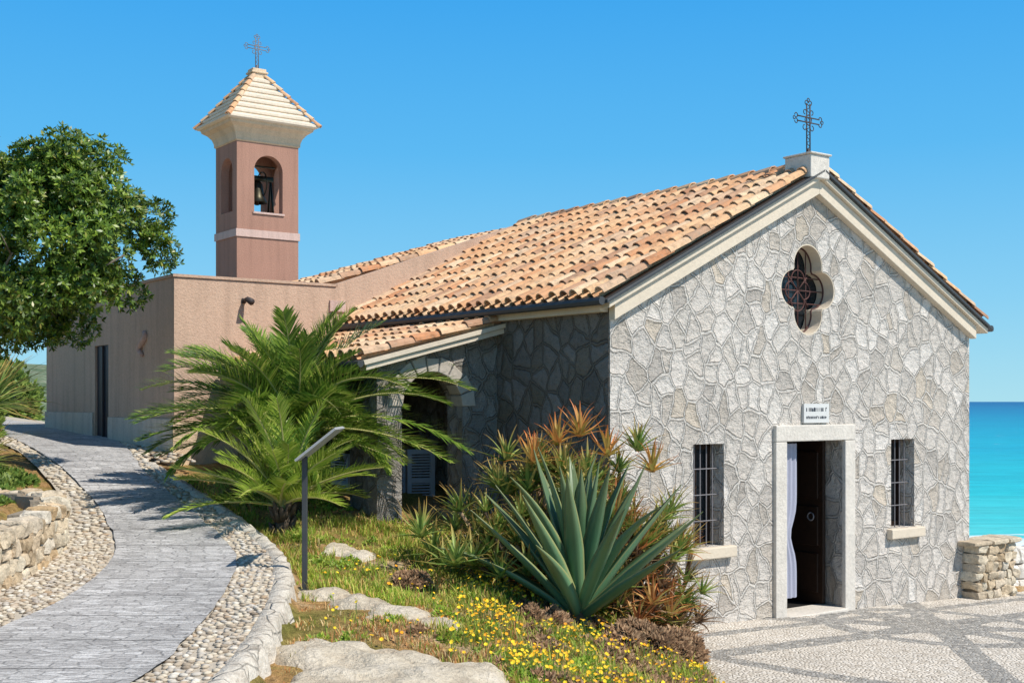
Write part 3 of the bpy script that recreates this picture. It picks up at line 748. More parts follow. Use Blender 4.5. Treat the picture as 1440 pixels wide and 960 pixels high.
# ------------------------------------------------------------------ rocks
m=Mt('pale_rock',.92,.1); o=m.coord('Object'); n1=m.noise(o,2.5,4,.7); n2=m.noise(o,30,4,.75); v=m.vor(m.warp(o,3,.3),2.2,'DISTANCE_TO_EDGE').outputs['Distance']
c=m.ramp(n1,[(.3,(.56,.46,.34)),(.5,(.72,.63,.49)),(.7,(.80,.72,.60))]); c=m.mix(1,c,m.ramp(n2,[(.3,.7),(.7,1.1)]),'MULTIPLY'); c=m.mix(1,c,m.ramp(v,[(0,.78),(.02,1)]),'MULTIPLY')
M_rock=m.fin(c,m.bump(m.math('ADD',n2,m.math('MULTIPLY',n1,2)),.03))
def rock(pts,name='rock_outcrop',lift=.085):
    mb=MB(); x0=min(p[0]-p[2] for p in pts);x1=max(p[0]+p[2] for p in pts);y0=min(p[1]-p[2] for p in pts);y1=max(p[1]+p[2] for p in pts)
    nx=int((x1-x0)/.04)+1; ny=int((y1-y0)/.04)+1; vs=[]
    for j in range(ny):
        for i in range(nx):
            x=x0+(x1-x0)*i/(nx-1); y=y0+(y1-y0)*j/(ny-1)
            f=max(1-math.hypot(x-a,y-b)/r for a,b,r in pts)+.5*noise.noise(Vector((x*3,y*3,7)))+.22*noise.noise(Vector((x*9,y*9,2)))
            z=H(x,y)+lift*math.tanh(f*5)*.9+.04*noise.noise(Vector((x*4,y*4,9)))+.015*noise.noise(Vector((x*14,y*14,9)))+max(0,f)*.03-.05
            vs.append((x,y,z))
    mb.add(vs,[(j*nx+i,j*nx+i+1,(j+1)*nx+i+1,(j+1)*nx+i) for j in range(ny-1) for i in range(nx-1)])
    mb.obj(name,M_rock,smooth=True)
RK=[[(-1.25,8.15,.45),(-.9,8.0,.5),(-.45,7.75,.5),(-.9,7.4,.6),(-1.2,7.0,.5),(-.4,7.0,.65),(-.1,7.4,.4)],
    [(-1.55,10.25,.26),(-1.25,9.95,.30),(-.92,9.65,.30),(-.58,9.35,.24)],
    [(-1.75,12.1,.22),(-1.5,11.9,.2)]]
rock(RK[0],lift=.11); rock(RK[1],lift=.09); rock(RK[2])
def on_rock(x,y,k=1.0): return any(math.hypot(x-a,y-b)<r*k for rk in RK for a,b,r in rk)

# ------------------------------------------------------------------ vegetation
def leafmat(name,stops,tip=None,tr=.25,rough=.5,spec=.35,margin=None):
    m=Mt(name,rough,spec); r=m.island(); c=m.ramp(r,stops); o=m.coord('Object')
    c=m.mix(1,c,m.ramp(m.noise(o,1.6,1,.6),[(.3,.78),(.7,1.22)]),'MULTIPLY')
    if tip or margin:
        sx=m.n('ShaderNodeSeparateXYZ'); m.l(m.coord('UV'),sx.inputs[0])
        if tip: c=m.mix(m.ramp(sx.outputs[1],[(.50,0),(1,1)]),c,tip)
        if margin: c=m.mix(m.ramp(m.math('ABSOLUTE',sx.outputs[0]),[(.82,0),(.95,.8)]),c,margin)
    m.fin(c); m.translucent(c,tr); return m.mat
def leaf(mb,base,az,el,L,w,bend,fold=.25,seg=7,th=.0,m=0,prof='agave',twist=0):
    p=Vector(base); vs=[];uv=[];fs=[]
    h=Vector((math.cos(az),math.sin(az),0)); side=Vector((-math.sin(az),math.cos(az),0)); st=L/seg
    for i in range(seg+1):
        t=i/seg; e=el+bend*t*t
        d=h*math.cos(e)+Vector((0,0,math.sin(e)))
        n=Vector((0,0,1))*math.cos(e)-h*math.sin(e)
        if prof=='agave': ww=w*(.62+.9*t-.2*t*t if t<.4 else (1-((t-.4)/.6)**1.7)*.952) 
        else: ww=w*(1-t)**.75
        ww=max(ww,.0015)
        f=fold*ww*(1.3-.6*t)
        pts=[(-1,f),(-.5,f*.35),(0,0),(.5,f*.35),(1,f)]
        for (a,b) in pts: vs.append(p+side*(a*ww)+n*b); uv.append((a,t))
        if th:
            k=th*(1-t*.8); 
            for (a,b) in ((.5,f*.35-k*.8),(0,-k),(-.5,f*.35-k*.8)): vs.append(p+side*(a*ww)+n*b); uv.append((a,t))
        p=p+d*st
    c=8 if th else 5
    for i in range(seg):
        for j in range(c if th else 4):
            a=i*c+j; b=i*c+(j+1)%c; fs.append((a,b,b+c,a+c))
    mb.add(vs,fs,m,uv)

M_agave=leafmat('agave_leaf',[(0,(.06,.155,.075)),(.5,(.10,.22,.115)),(1,(.15,.28,.14))],tip=(.18,.22,.10),tr=.06,rough=.38,spec=.45,margin=(.36,.37,.15))
M_aloe=leafmat('aloe_leaf',[(0,(.12,.20,.045)),(.4,(.21,.33,.075)),(.8,(.33,.43,.11)),(1,(.46,.45,.14))],tip=(.58,.33,.11),tr=.25,rough=.42)
M_aloer=leafmat('aloe_leaf_red',[(0,(.38,.13,.05)),(.35,(.50,.23,.08)),(.7,(.36,.36,.10)),(1,(.62,.40,.15))],tip=(.58,.17,.06),tr=.25,rough=.5)
M_dry=leafmat('dry_leaf',[(0,(.13,.08,.045)),(.5,(.28,.18,.11)),(1,(.44,.31,.19))],tr=.1,rough=.9)
M_orange=leafmat('aloe_orange_tip',[(0,(.46,.40,.10)),(.5,(.62,.42,.12)),(1,(.66,.30,.09))],tip=(.72,.18,.05),tr=.25,rough=.45)
ag=Vector((.60,10.75,0)); ag.z=H(ag.x,ag.y)+.10
mb=MB(); N=32
for i in range(N):
    t=i/N; az=i*2.39996+U(-.12,.12); el=math.radians(88-t**.95*58+U(-4,4)); L=U(1.22,1.42)*(.92 if t<.12 else 1); 
    leaf(mb,ag+Vector((math.cos(az)*.10*t,math.sin(az)*.10*t,.16*(1-t))),az,el,L,U(.074,.094),U(-.20,.08) if i%6 else -.45,.55,12,.034)
mb.tube([ag-Vector((0,0,.3)),ag+Vector((0,0,.12))],[.13,.09],10,1)
mb.obj('agave_plant',[M_agave,M_dry],smooth=True)
mb=MB()
for i in range(110):
    az=U(0,6.28); leaf(mb,ag+Vector((U(-.05,.15),U(-.1,.1),-.02-.2*R())),az,U(-1.1,-.2),U(.25,.7),.03,U(-.8,-.1),.6,6,0)
agd=mb.obj('agave_dead_leaves',M_dry,smooth=True); 
def rosette(mb,c,axis,n,L,m=0):
    c=Vector(c); 
    for i in range(n):
        t=i/n; az=i*2.39996+U(-.2,.2); el=math.radians(80-85*t+U(-8,8))
        k=Vector((math.cos(az)*math.cos(el),math.sin(az)*math.cos(el),math.sin(el)))+Vector(axis)*.55
        k.normalize(); el2=math.asin(max(-1,min(1,k.z))); az2=math.atan2(k.y,k.x)
        leaf(mb,c,az2,el2,L*U(.75,1.15),.024*L/.33,U(-1.1,-.1) if R()>.25 else U(0,.5),.5,6,0,m,'aloe')
mb=MB(); bc=Vector((.52,12.0,.55)); br=Vector((1.26,.78,1.44))
def bush_pt(rr=1.0):
    while True:
        d=Vector((U(-1,1),U(-1,1),U(-.35,1)))
        if .1<d.length<1: d.normalize(); break
    if d.y>.35 and R()<.75: d.y=-d.y
    rr*=1+.26*noise.noise(d*2.6+Vector((4,4,4)))
    sx=d.x; zs=1.0 if sx>-.3 else 1-.22*(-sx-.3)
    return d,Vector((bc.x+d.x*br.x*rr,bc.y+d.y*br.y*rr,bc.z+d.z*br.z*rr*zs))
cnt=0
while cnt<225:
    rr=U(.76,1.06); d,p=bush_pt(rr)
    g=H(p.x,p.y)
    if p.z<g+.08: continue
    low=(p.z-g)<.75; right=p.x>.95
    mi=0
    if (right and R()<.40) or (low and R()<.12) : mi=1
    if right and low and R()<.55: mi=2
    if R()<.06: mi=1
    rosette(mb,p,(d.x,d.y,d.z*.6),random.randint(14,19),U(.26,.42)*(.85 if low else 1),mi); cnt+=1
    if R()<.6: 
        q=Vector((bc.x+d.x*.35,bc.y+d.y*.3,g-.1)); mb.tube([q,(q+p)/2+Vector((d.x*.1,d.y*.1,-.1)),p],[.03,.025,.02],5,2)
for i in range(len(mb.uv)):
    if mb.uv[i] is None: mb.uv[i]=(0,.3)
for (x,y) in ((-.62,11.2),(-.35,11.0),(-.75,11.6),(-.1,10.85),(-.5,10.7),(.15,11.0),(-.9,12.0),(-.15,11.3),(1.3,11.2),(1.5,11.5),(1.15,11.05),(-.85,11.3),(-.55,11.75),(-.3,11.45)):
    rosette(mb,(x,y,H(x,y)+U(.12,.4)),(0,-.3,.3),18,U(.32,.42),0 if x<1 else 1)
for (x,y,z,mi) in ((.45,11.9,2.16,3),(.68,12.1,2.24,3),(1.25,12.0,2.10,0),(1.38,11.9,1.90,3),(-.05,11.9,2.0,0),(.95,12.0,2.05,3),(.2,11.6,2.0,3)):
    rosette(mb,(x,y,z),(0,-.1,.5),22,.36,mi)
for i in range(3000):
    d,p=bush_pt(U(.55,1.0)); g=H(p.x,p.y)
    if p.x<.6 and R()<.7: continue
    p.z=g+(p.z-g)*U(.03,.6) if p.z>g else g+.05
    leaf(mb,p,U(0,6.28),U(-1.4,.3),U(.12,.28),.014,U(-.8,.8),.4,3,0,2,'aloe')
mb.obj('aloe_bush',[M_aloe,M_aloer,M_dry,M_orange],smooth=True)
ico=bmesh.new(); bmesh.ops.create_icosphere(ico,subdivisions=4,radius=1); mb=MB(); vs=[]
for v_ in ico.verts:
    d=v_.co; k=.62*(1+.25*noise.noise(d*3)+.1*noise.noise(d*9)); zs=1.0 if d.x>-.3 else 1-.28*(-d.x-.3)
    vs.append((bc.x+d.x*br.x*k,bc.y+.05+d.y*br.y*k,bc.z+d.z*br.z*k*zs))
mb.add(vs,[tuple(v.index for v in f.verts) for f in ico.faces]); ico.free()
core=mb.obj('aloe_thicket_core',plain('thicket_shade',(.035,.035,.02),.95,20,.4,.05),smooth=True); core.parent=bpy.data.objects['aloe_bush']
agd.parent=bpy.data.objects['agave_plant']

# palm
M_palm=leafmat('palm_leaflet',[(0,(.08,.155,.02)),(.4,(.155,.27,.035)),(.8,(.29,.40,.06)),(1,(.46,.48,.12))],tr=.28,rough=.34,spec=.5)
M_palmy=leafmat('young_palm_leaflet',[(0,(.24,.38,.04)),(.5,(.38,.50,.07)),(1,(.52,.58,.13))],tr=.35,rough=.4)
M_rach=plain('palm_rachis',(.46,.43,.17),.6,20,.15)
M_trunk=plain('palm_trunk',(.11,.08,.055),.95,14,.35,.03)
def frond(mb,base,az,el,L,bend,npair=46,ll=.34,mleaf=0,mr=1,wd=.0075):
    p=Vector(base); seg=14; pts=[p.copy()]; dirs=[]
    sw=U(-.3,.3)
    for i in range(seg):
        t=(i+.5)/seg; e=el+bend*t**1.25; a=az+sw*t; h2=Vector((math.cos(a),math.sin(a),0))
        d=h2*math.cos(e)+Vector((0,0,math.sin(e))); p=p+d*(L/seg); pts.append(p.copy()); dirs.append(d)
    mb.tube(pts,[.017*(1-.8*i/seg) for i in range(seg+1)],4,mr)
    roll=U(-.35,.35)
    for i in range(npair):
        t=.13+.87*i/npair; f=t*seg; k=min(seg-1,int(f)); q=pts[k].lerp(pts[k+1],f-k); d=dirs[k]
        s0=Vector((-math.sin(az),math.cos(az),0)); s0=(s0-d*s0.dot(d)).normalized(); n=d.cross(s0); 
        if n.z<0: n=-n
        s1=s0*math.cos(roll)+n*math.sin(roll); n=n*math.cos(roll)-s0*math.sin(roll)
        lw=ll*(math.sin(math.pi*min(1,(t*.84+.12)))**.55)*U(.78,1.12)+.02
        for sg in (-1,1):
            fw=.85+.75*t+U(-.28,.28); vv=.55+U(-.38,.38)
            dr=(s1*sg+d*fw+n*vv).normalized()
            wv=(dr.cross(n*1.0+s1*sg*.6)).normalized()*wd
            mid=q+dr*lw*.5; tip=q+dr*lw*.98+Vector((0,0,-.07*lw*U(.3,1.6)))
            mb.add([q-wv*.6,q+wv*.6,mid+wv,mid-wv,tip],[(0,1,2,3),(3,2,4)],mleaf)
def palm(name,base,ht,spec,mat,ll=.34,tr=.11,npair=56,wd=.0075):
    em=empty(name,(0,0,0)); b=Vector(base); top=b+Vector((0.02,0,ht)); mb=MB()
    mb.tube([b-Vector((0,0,.1)),b+Vector((0,0,ht*.5)),top],[tr*1.25,tr*1.1,tr],12)
    for i in range(60):
        t=R(); az=U(0,6.28); p=b+Vector((math.cos(az)*tr,math.sin(az)*tr,ht*t)); d=Vector((math.cos(az)*.07,math.sin(az)*.07,.13)); mb.tube([p,p+d*.6,p+d],[.03,.028,.01],4)
    mb.obj('trunk',M_trunk,em,smooth=True)
    mb=MB()
    for (az,el,L,bd) in spec:
        frond(mb,top+Vector((U(-.05,.05),U(-.05,.05),U(0,.10))),az,el,L,bd,npair,ll,wd=wd)
    mb.obj('fronds',[mat,M_rach],em)
spec=[]
nf=70
for i in range(nf):
    t=i/nf; az=i*2.39996+U(-.2,.2)
    el=math.radians(84-82*t+U(-6,6)); L=U(1.5,1.95)*(.82 if t<.2 else 1)
    horiz=abs(math.cos(az)); L*=(.84+.16*horiz)
    if math.cos(az)<0: L*=.92
    elif math.cos(az)>.5 and t>.25: L*=.74
    spec.append((az,el,L,-(.60+.60*math.cos(el)*(1-t*.4))*U(.8,1.2)))
# long arching fronds: some over the porch arch, some over the path
for az,el,L,bd in ((.05,.80,2.2,-1.25),(-.25,.30,2.15,-.95),(-.42,.12,2.1,-.62),(.25,.98,2.15,-1.35),(-.12,.62,1.9,-1.0),(-.6,-.05,1.7,-.3),(3.1,.75,1.95,-1.1),(3.35,.5,1.85,-.9),(2.85,.9,1.95,-1.2),(3.5,.2,1.75,-.6),(3.2,.0,1.6,-.35),(-2.6,.4,1.8,-.8),(-1.2,.6,1.8,-1.1),(-.75,.8,1.9,-1.3)):
    spec.append((az,el,L,bd))
palm('palm_tree',(-2.50,13.75,1.27),.95,spec,M_palm,.33,npair=72,wd=.0092)
spec=[(i*2.39996,math.radians(86-74*(i/34)),U(.95,1.35),-U(.4,.9)) for i in range(34)]
palm('young_palm',(-2.42,12.75,1.05),.40,spec,M_palmy,.25,.07,56,.0070)

# broadleaf tree
def tree():
    em=empty('broadleaf_tree'); c=Vector((-5.95,14.0,4.40)); rad=Vector((1.97,1.5,1.30)); base=Vector((-7.3,13.8,1.7))
    m1=leafmat('tree_leaf',[(0,(.045,.09,.012)),(.35,(.09,.165,.018)),(.7,(.17,.27,.03)),(.93,(.28,.38,.05)),(1,(.42,.36,.10))],tr=.25,rough=.38,spec=.5)
    bark=plain('tree_bark',(.18,.15,.115),.95,18,.35,.03)
    mb=MB()
    fork=base+Vector((.7,.15,1.75))
    mb.tube([base-Vector((0,0,.3)),base+Vector((.1,0,.6)),base+Vector((.35,.1,1.2)),fork],[.19,.16,.14,.11],9)
    for i in range(26):
        d=Vector((U(-1,1),U(-1,1),U(-.8,1))).normalized(); e=c+Vector((d.x*rad.x,d.y*rad.y,d.z*rad.z))*U(.6,.85)
        st=base.lerp(fork,U(.75,1)); mid=st.lerp(e,.5)+Vector((U(-.2,.2),U(-.2,.2),U(-.1,.25)))
        mb.tube([st,st.lerp(mid,.5)+Vector((U(-.06,.06),U(-.06,.06),0)),mid,mid.lerp(e,.5)+Vector((U(-.08,.08),U(-.08,.08),0)),e],[.065,.05,.035,.022,.01],6)
        for k in range(5):
            q=mid.lerp(e,U(.2,1)); mb.tube([q,q+Vector((U(-.3,.3),U(-.3,.3),U(-.2,.3)))],[.012,.004],4)
    mb.obj('trunk_and_limbs',bark,em,smooth=True)
    mb=MB(); cl=[]
    while len(cl)<185:
        d=Vector((U(-1,1),U(-1,1),U(-1,1))); 
        if d.length>1 or d.length<.2: continue
        d.normalize()
        if d.y>.5: continue
        rr=U(.50,.94)*(1+.20*noise.noise(d*2.1)); cl.append((c+Vector((d.x*rad.x*rr,d.y*rad.y*rr,d.z*rad.z*rr*(.96 if d.z<0 else 1))),U(.17,.36),d))
    for (p,r0,d0) in cl:
        for k in range(int(470*r0)):
            e=Vector((random.gauss(0,1),random.gauss(0,1),random.gauss(0,1))).normalized(); q=p+e*r0*(U(.3,1.0)**.5)
            ax=(e*.6+d0*.5+Vector((U(-.5,.5),U(-.5,.5),U(0,.7)))).normalized()
            t1=ax.orthogonal().normalized(); t2=ax.cross(t1); nl=6
            for j in range(nl):
                a=6.283*j/nl+U(-.2,.2); dd=(t1*math.cos(a)+t2*math.sin(a))*U(.7,1)+ax*U(.3,.8); dd.normalize(); s=ax.cross(dd).normalized(); L=U(.05,.088); w=L*.19
                mb.add([q,q+dd*L*.55+s*w,q+dd*L,q+dd*L*.55-s*w],[(0,1,2,3)])
    mb.obj('foliage',m1,em)
tree()

def shrub(mb,c,r,n,L=.06,flat=.8):
    c=Vector(c)
    for k in range(n):
        e=Vector((random.gauss(0,1),random.gauss(0,1),abs(random.gauss(0,1)))).normalized(); nn=1+.3*noise.noise(e*2.5+c)
        q=c+Vector((e.x*r*nn,e.y*r*nn,e.z*r*flat*nn))*U(.5,1)**.4
        for j in range(4):
            dd=(e*.7+Vector((U(-1,1),U(-1,1),U(-.4,1)))).normalized(); s=dd.orthogonal().normalized(); l=L*U(.7,1.4); w=l*.22
            mb.add([q,q+dd*l*.5+s*w,q+dd*l,q+dd*l*.5-s*w],[(0,1,2,3)])
M_shrub=leafmat('shrub_leaf',[(0,(.07,.13,.025)),(.5,(.14,.23,.04)),(1,(.28,.34,.07))],tr=.25)
mb=MB()
for i in range(30):
    y=U(17.5,34); x=-.42*y+U(-2.5,.6); 
    if x>ol(y)-.5: continue
    shrub(mb,(x,y,H(x,y)),U(.35,.8),420,.13)
for i in range(20):   # hedge of taller shrubs beyond the bend of the path
    y=U(27,33); x=-.385*y-U(-.4,2.6)
    shrub(mb,(x,y,H(x,y)),U(.8,1.3),900,.15,1.25)
for i in range(24):
    y=U(12.2,14.5); x=ol(y)-U(.5,1.6); shrub(mb,(x,y,H(x,y)-.03),U(.12,.22),160,.06,.6)
for i in range(12):
    y=U(9.8,12); x=ol(y)-U(.6,1.4); shrub(mb,(x,y,H(x,y)-.03),U(.08,.15),120,.05,.5)
mb.obj('shrubs',M_shrub)
mb=MB()
for (x,y,L) in ((-7.2,16.3,.9),(-5.75,13.1,.5),(-9.3,21.5,1.2),(-6.0,13.6,.6),(-8.2,19,1.1)):
    z=H(x,y)+(.5 if L>.8 else .15)
    for i in range(70): leaf(mb,(x,y,z),i*2.4,math.radians(U(-10,85)),L*U(.8,1.1),.02*L/.6,U(-.8,-.1),.4,5,0,0,'aloe')
mb.obj('yucca_plants',M_aloe,smooth=True)

def grass():
    mg=leafmat('grass_blade',[(0,(.20,.33,.04)),(.3,(.32,.48,.05)),(.55,(.52,.56,.10)),(.8,(.66,.52,.17)),(1,(.66,.40,.14))],tr=.35,rough=.6)
    md=leafmat('dry_grass_blade',[(0,(.62,.25,.09)),(.4,(.66,.40,.17)),(.7,(.70,.55,.30)),(1,(.50,.46,.16))],tr=.3,rough=.8)
    mb=MB(); cnt=0; tries=0
    while cnt<6400 and tries<80000:
        tries+=1
        Y=U(6.2,15.2); k=xk(Y)+.12; p=min(xpz(Y)+.05,2.0); 
        X=U(k,p); u,v=toUV(X,Y)
        if (u>-1.75 and v>2.0) or (u>-.1 and v>-.1): continue
        if on_rock(X,Y,.85) and R()<.985: continue
        n1=noise.noise(Vector((X*1.7,Y*1.7,11))); n2=noise.noise(Vector((X*1.6,Y*1.6,21)))
        if n1<-.10 and R()<.85: continue
        if X<-.6 and Y<9 and R()<.5: continue
        dry=(n2>-.04 and R()<.8) or (Y<9.9 and X<-.6 and R()<.85); g=H(X,Y)
        if (Y>10.2 and X<-.4 and R()<.5) or (X>0 and R()<.25): dry=False
        nb=random.randint(5,10); hh=U(.035,.10)*(1.0+max(0,n1))*(.6 if dry else 1.1)
        for b in range(nb):
            a=U(0,6.28); d=Vector((math.cos(a),math.sin(a),0)); s=Vector((-d.y,d.x,0)); q=Vector((X+U(-.05,.05),Y+U(-.05,.05),g-.01)); h=hh*U(.6,1.3); w=U(.003,.0065); ln=U(.2,.9)*h
            mb.add([q-s*w,q+s*w,q+s*w*.8+d*ln*.4+Vector((0,0,h*.65)),q-s*w*.8+d*ln*.4+Vector((0,0,h*.65)),q+d*ln+Vector((0,0,h))],[(0,1,2,3),(3,2,4)],1 if dry else 0)
        cnt+=1
    mb.obj('grass',[mg,md])
    mb=MB(); md2=MB()
    for i in range(1000):
        Y=U(6.8,15); X=U(xk(Y)+.15,min(xpz(Y),1.8)); u,v=toUV(X,Y)
        if (u>-1.75 and v>2.0) or (u>-.1 and v>-.1) or on_rock(X,Y,1.05): continue
        nz=noise.noise(Vector((X*1.6,Y*1.6,31)))
        if nz<-.0 and X<.1: continue
        if nz<.02 or (X>.9 and Y>9.6): shrub(md2,(X,Y,H(X,Y)-.02),U(.05,.12),int(U(20,40)),.04,.8)
        else: shrub(mb,(X,Y,H(X,Y)-.02),U(.04,.11),int(U(16,36)),.035,.8)
    mc=leafmat('groundcover_leaf',[(0,(.15,.28,.03)),(.5,(.30,.45,.05)),(1,(.54,.56,.10))],tr=.3)
    mb.obj('ground_cover',mc)
    # dead brown twiggy clumps round the agave
    for (x,y,r) in ((-.95,10.75,.12),(-.85,10.85,.10),(.15,10.2,.12),(.95,10.3,.16),(1.2,10.5,.2),(1.35,10.8,.24),(1.5,11.1,.26),(1.1,10.75,.2),(.35,10.35,.13)):
        shrub(md2,(x,y,H(x,y)),r,int(900*r/.2),.05,1.0)
    md2.obj('dry_shrubs',leafmat('dead_twigs',[(0,(.16,.09,.05)),(.5,(.34,.20,.11)),(1,(.50,.34,.20))],tr=.1,rough=.9))
    mb=MB(); c=0
    my=Mt('flower_yellow',.6,.2); myc=my.ramp(my.island(),[(0,(.88,.34,.02)),(.3,(.90,.54,.03)),(1,(.92,.70,.04))]); my.fin(myc)
    mo=plain('flower_stem',(.14,.24,.05),.7)
    while c<1750:
        Y=U(7.0,11.6); X=U(-.45,1.80) if R()<.86 else U(xk(Y)+.3,.2); 
        if on_rock(X,Y,1.0): continue
        if noise.noise(Vector((X*2.4,Y*2.4,41)))<-.08: continue
        g=H(X,Y); h=U(.06,.14); q=Vector((X,Y,g+h)); r=U(.010,.020); ax=Vector((U(-.8,.8),U(-1.1,.5),1)).normalized(); t1=ax.orthogonal().normalized(); t2=ax.cross(t1)
        n=8; vs=[q]; 
        for j in range(n*2): a=math.pi*j/n; rr=r if j%2==0 else r*.62; vs.append(q+(t1*math.cos(a)+t2*math.sin(a))*rr+ax*.004)
        mb.add(vs,[(0,1+j,1+(j+1)%(2*n)) for j in range(2*n)],0)
        mb.tube([Vector((X,Y,g)),q],.002,3,1,False); c+=1
    mb.obj('yellow_flowers',[my.mat,mo])
grass()

em=empty('information_lectern',(-1.80,10.5,0)); mb=MB(); g=H(-1.8,10.5)-.1
mb.box(-.022,.022,-.022,.022,g,2.12,0); mb.box(-.07,.07,-.07,.07,g,g+.115,0); mb.obj('post',M_gutter,em,bevel=.003)
mb=MB(); a=Vector((-.03,0,2.09)); b=Vector((.31,0,2.36)); n=Vector((-.62,0,.78))
for (w0,w1,o0,o1,mi) in ((-.28,.28,0,.018,0),(-.25,.25,.019,.022,1)):
    q=[a+Vector((0,w0,0)),b+Vector((0,w0,0)),b+Vector((0,w1,0)),a+Vector((0,w1,0))]
    mb.add([p+n*o0 for p in q]+[p+n*o1 for p in q],[(0,3,2,1),(4,5,6,7),(0,1,5,4),(1,2,6,5),(2,3,7,6),(3,0,4,7)],mi)
mb.obj('panel',[plain('steel_panel',(.36,.37,.38),.45,30,.1),M_white],em,recalc=True)

# ------------------------------------------------------------------ sea
m=Mt('sea_water',.35,.2); o=m.coord('Object'); sx=m.n('ShaderNodeSeparateXYZ'); m.l(o,sx.inputs[0])
ds=m.math('SQRT',m.math('ADD',m.math('MULTIPLY',sx.outputs[0],sx.outputs[0]),m.math('MULTIPLY',sx.outputs[1],sx.outputs[1])))
n0=m.noise(m.map(o,scale=(.004,.012,1)),1,4,.6)
lg=m.math('ADD',m.math('MULTIPLY',m.math('LOGARITHM',ds,10),.5),m.math('MULTIPLY',m.math('SUBTRACT',n0,.5),.20))
c=m.ramp(m.math('SUBTRACT',lg,1.0),[(.03,(.14,.66,.60)),(.14,(.01,.50,.54)),(.34,(.0,.36,.49)),(.62,(.0,.18,.36)),(.9,(.0,.09,.26))])
fo_=m.noise(m.warp(m.map(o,scale=(.05,.10,1)),1,1.5),1,4,.7)
fd=m.n('ShaderNodeMapRange'); m.l(ds,fd.inputs[0]); fd.inputs[1].default_value=118; fd.inputs[2].default_value=165; fd.inputs[3].default_value=.26; fd.inputs[4].default_value=-.12
foam=m.ramp(m.math('ADD',fo_,fd.outputs[0]),[(.56,0),(.64,1)])
c=m.mix(foam,c,(.85,.9,.9))
wv=m.noise(m.map(o,scale=(.25,.5,1)),1,4,.65)
wc=m.ramp(m.noise(m.map(o,scale=(.05,.22,1)),1,4,.75),[(.3,.76),(.7,1.22)])
c=m.mix(1,c,wc,'MULTIPLY')
m.fin(c,m.bump(wv,.5,.5)); M_sea=m.mat
mb=MB(); vs=[];rs=[0,60,150,400,1500,8000,40000]; n=48
for r in rs[1:]:
    for j in range(n): vs.append((r*math.cos(2*math.pi*j/n),r*math.sin(2*math.pi*j/n),-12))
fs=[tuple(range(n))]+[(i*n+j,i*n+(j+1)%n,(i+1)*n+(j+1)%n,(i+1)*n+j) for i in range(len(rs)-2) for j in range(n)]
mb.add(vs,fs); mb.obj('sea',M_sea,recalc=True)

# distant hillside
mb=MB(); nx,ny=90,60; vs=[]
def HH(x,y):
    t=ss((y-150)/300); e=ss((-x-60)/120)
    return -13+ (27+9*noise.noise(Vector((x*.006,y*.006,0)))+3*noise.noise(Vector((x*.03,y*.03,1))))*t*e
for j in range(ny):
    for i in range(nx):
        x=-900+880*i/(nx-1); y=60+940*j/(ny-1); vs.append((x,y,HH(x,y)))
mb.add(vs,[(j*nx+i,j*nx+i+1,(j+1)*nx+i+1,(j+1)*nx+i) for j in range(ny-1) for i in range(nx-1)])
m=Mt('hill_scrub',.95,.1); o=m.coord('Object'); n1=m.noise(o,.12,4,.75); c=m.ramp(n1,[(.35,(.08,.12,.07)),(.5,(.15,.20,.12)),(.65,(.28,.28,.22))]); mb.obj('hillside',m.fin(c,m.bump(n1,3,.6)),smooth=True)

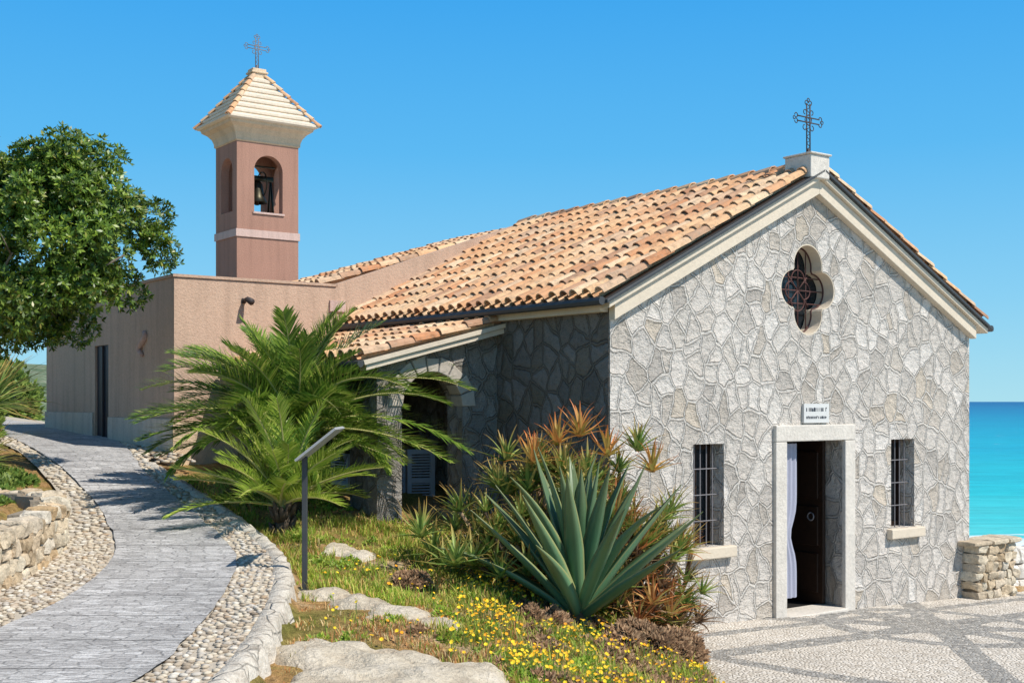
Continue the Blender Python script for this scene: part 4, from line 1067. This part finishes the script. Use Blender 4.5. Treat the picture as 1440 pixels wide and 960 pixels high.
# ------------------------------------------------------------------ light
sd=Vector((.87,-.49,0)).normalized(); EL=math.radians(51); S=Vector((sd.x*math.cos(EL),sd.y*math.cos(EL),math.sin(EL)))
L=bpy.data.lights.new('sun','SUN'); L.energy=5.0; L.angle=math.radians(.5); L.color=(1,.94,.85)
so_=bpy.data.objects.new('sun',L); scene.collection.objects.link(so_); so_.rotation_euler=S.to_track_quat('Z','Y').to_euler(); so_.location=(20,-5,30)
w=bpy.data.worlds.new('World'); scene.world=w; w.use_nodes=True; t=w.node_tree; t.nodes.clear()
sk=t.nodes.new('ShaderNodeTexSky'); sk.sky_type='NISHITA'; sk.sun_disc=False; sk.sun_elevation=EL; sk.sun_rotation=math.atan2(S.x,S.y); sk.air_density=1.0; sk.dust_density=0; sk.ozone_density=1.0
tc=t.nodes.new('ShaderNodeTexCoord'); sz=t.nodes.new('ShaderNodeSeparateXYZ'); t.links.new(tc.outputs['Generated'],sz.inputs[0])
rp=t.nodes.new('ShaderNodeValToRGB'); t.links.new(sz.outputs[2],rp.inputs[0]); cr=rp.color_ramp
st=[(0,(.38,.75,.90)),(.08,(.24,.64,.93)),(.20,(.10,.50,.93)),(.34,(.035,.38,.90)),(1,(.06,.22,.50))]
while len(cr.elements)<len(st): cr.elements.new(.5)
for e,(p,c) in zip(cr.elements,st): e.position=p; e.color=(*c,1)
sc=t.nodes.new('ShaderNodeVectorMath'); sc.operation='SCALE'; sc.inputs['Scale'].default_value=1/.09; t.links.new(rp.outputs[0],sc.inputs[0])
fm=t.nodes.new('ShaderNodeMapRange'); t.links.new(sz.outputs[2],fm.inputs[0]); fm.inputs[1].default_value=.35; fm.inputs[2].default_value=.6; fm.inputs[3].default_value=.92; fm.inputs[4].default_value=.05
mx=t.nodes.new('ShaderNodeMix'); mx.data_type='RGBA'; t.links.new(fm.outputs[0],mx.inputs[0]); t.links.new(sk.outputs[0],mx.inputs[6]); t.links.new(sc.outputs[0],mx.inputs[7])
bg=t.nodes.new('ShaderNodeBackground'); bg.inputs['Strength'].default_value=.09; ou_=t.nodes.new('ShaderNodeOutputWorld')
t.links.new(mx.outputs[2],bg.inputs[0]); t.links.new(bg.outputs[0],ou_.inputs[0])
scene.view_settings.view_transform='Standard'; scene.view_settings.look='None'; scene.view_settings.exposure=0

cam=bpy.data.cameras.new('camera'); co=bpy.data.objects.new('camera',cam); scene.collection.objects.link(co); scene.camera=co
co.location=(0,0,2.6); co.rotation_euler=(math.radians(90),0,0); cam.lens=42.5; cam.sensor_width=36; cam.shift_y=84/1440; cam.clip_end=60000; cam.clip_start=.05
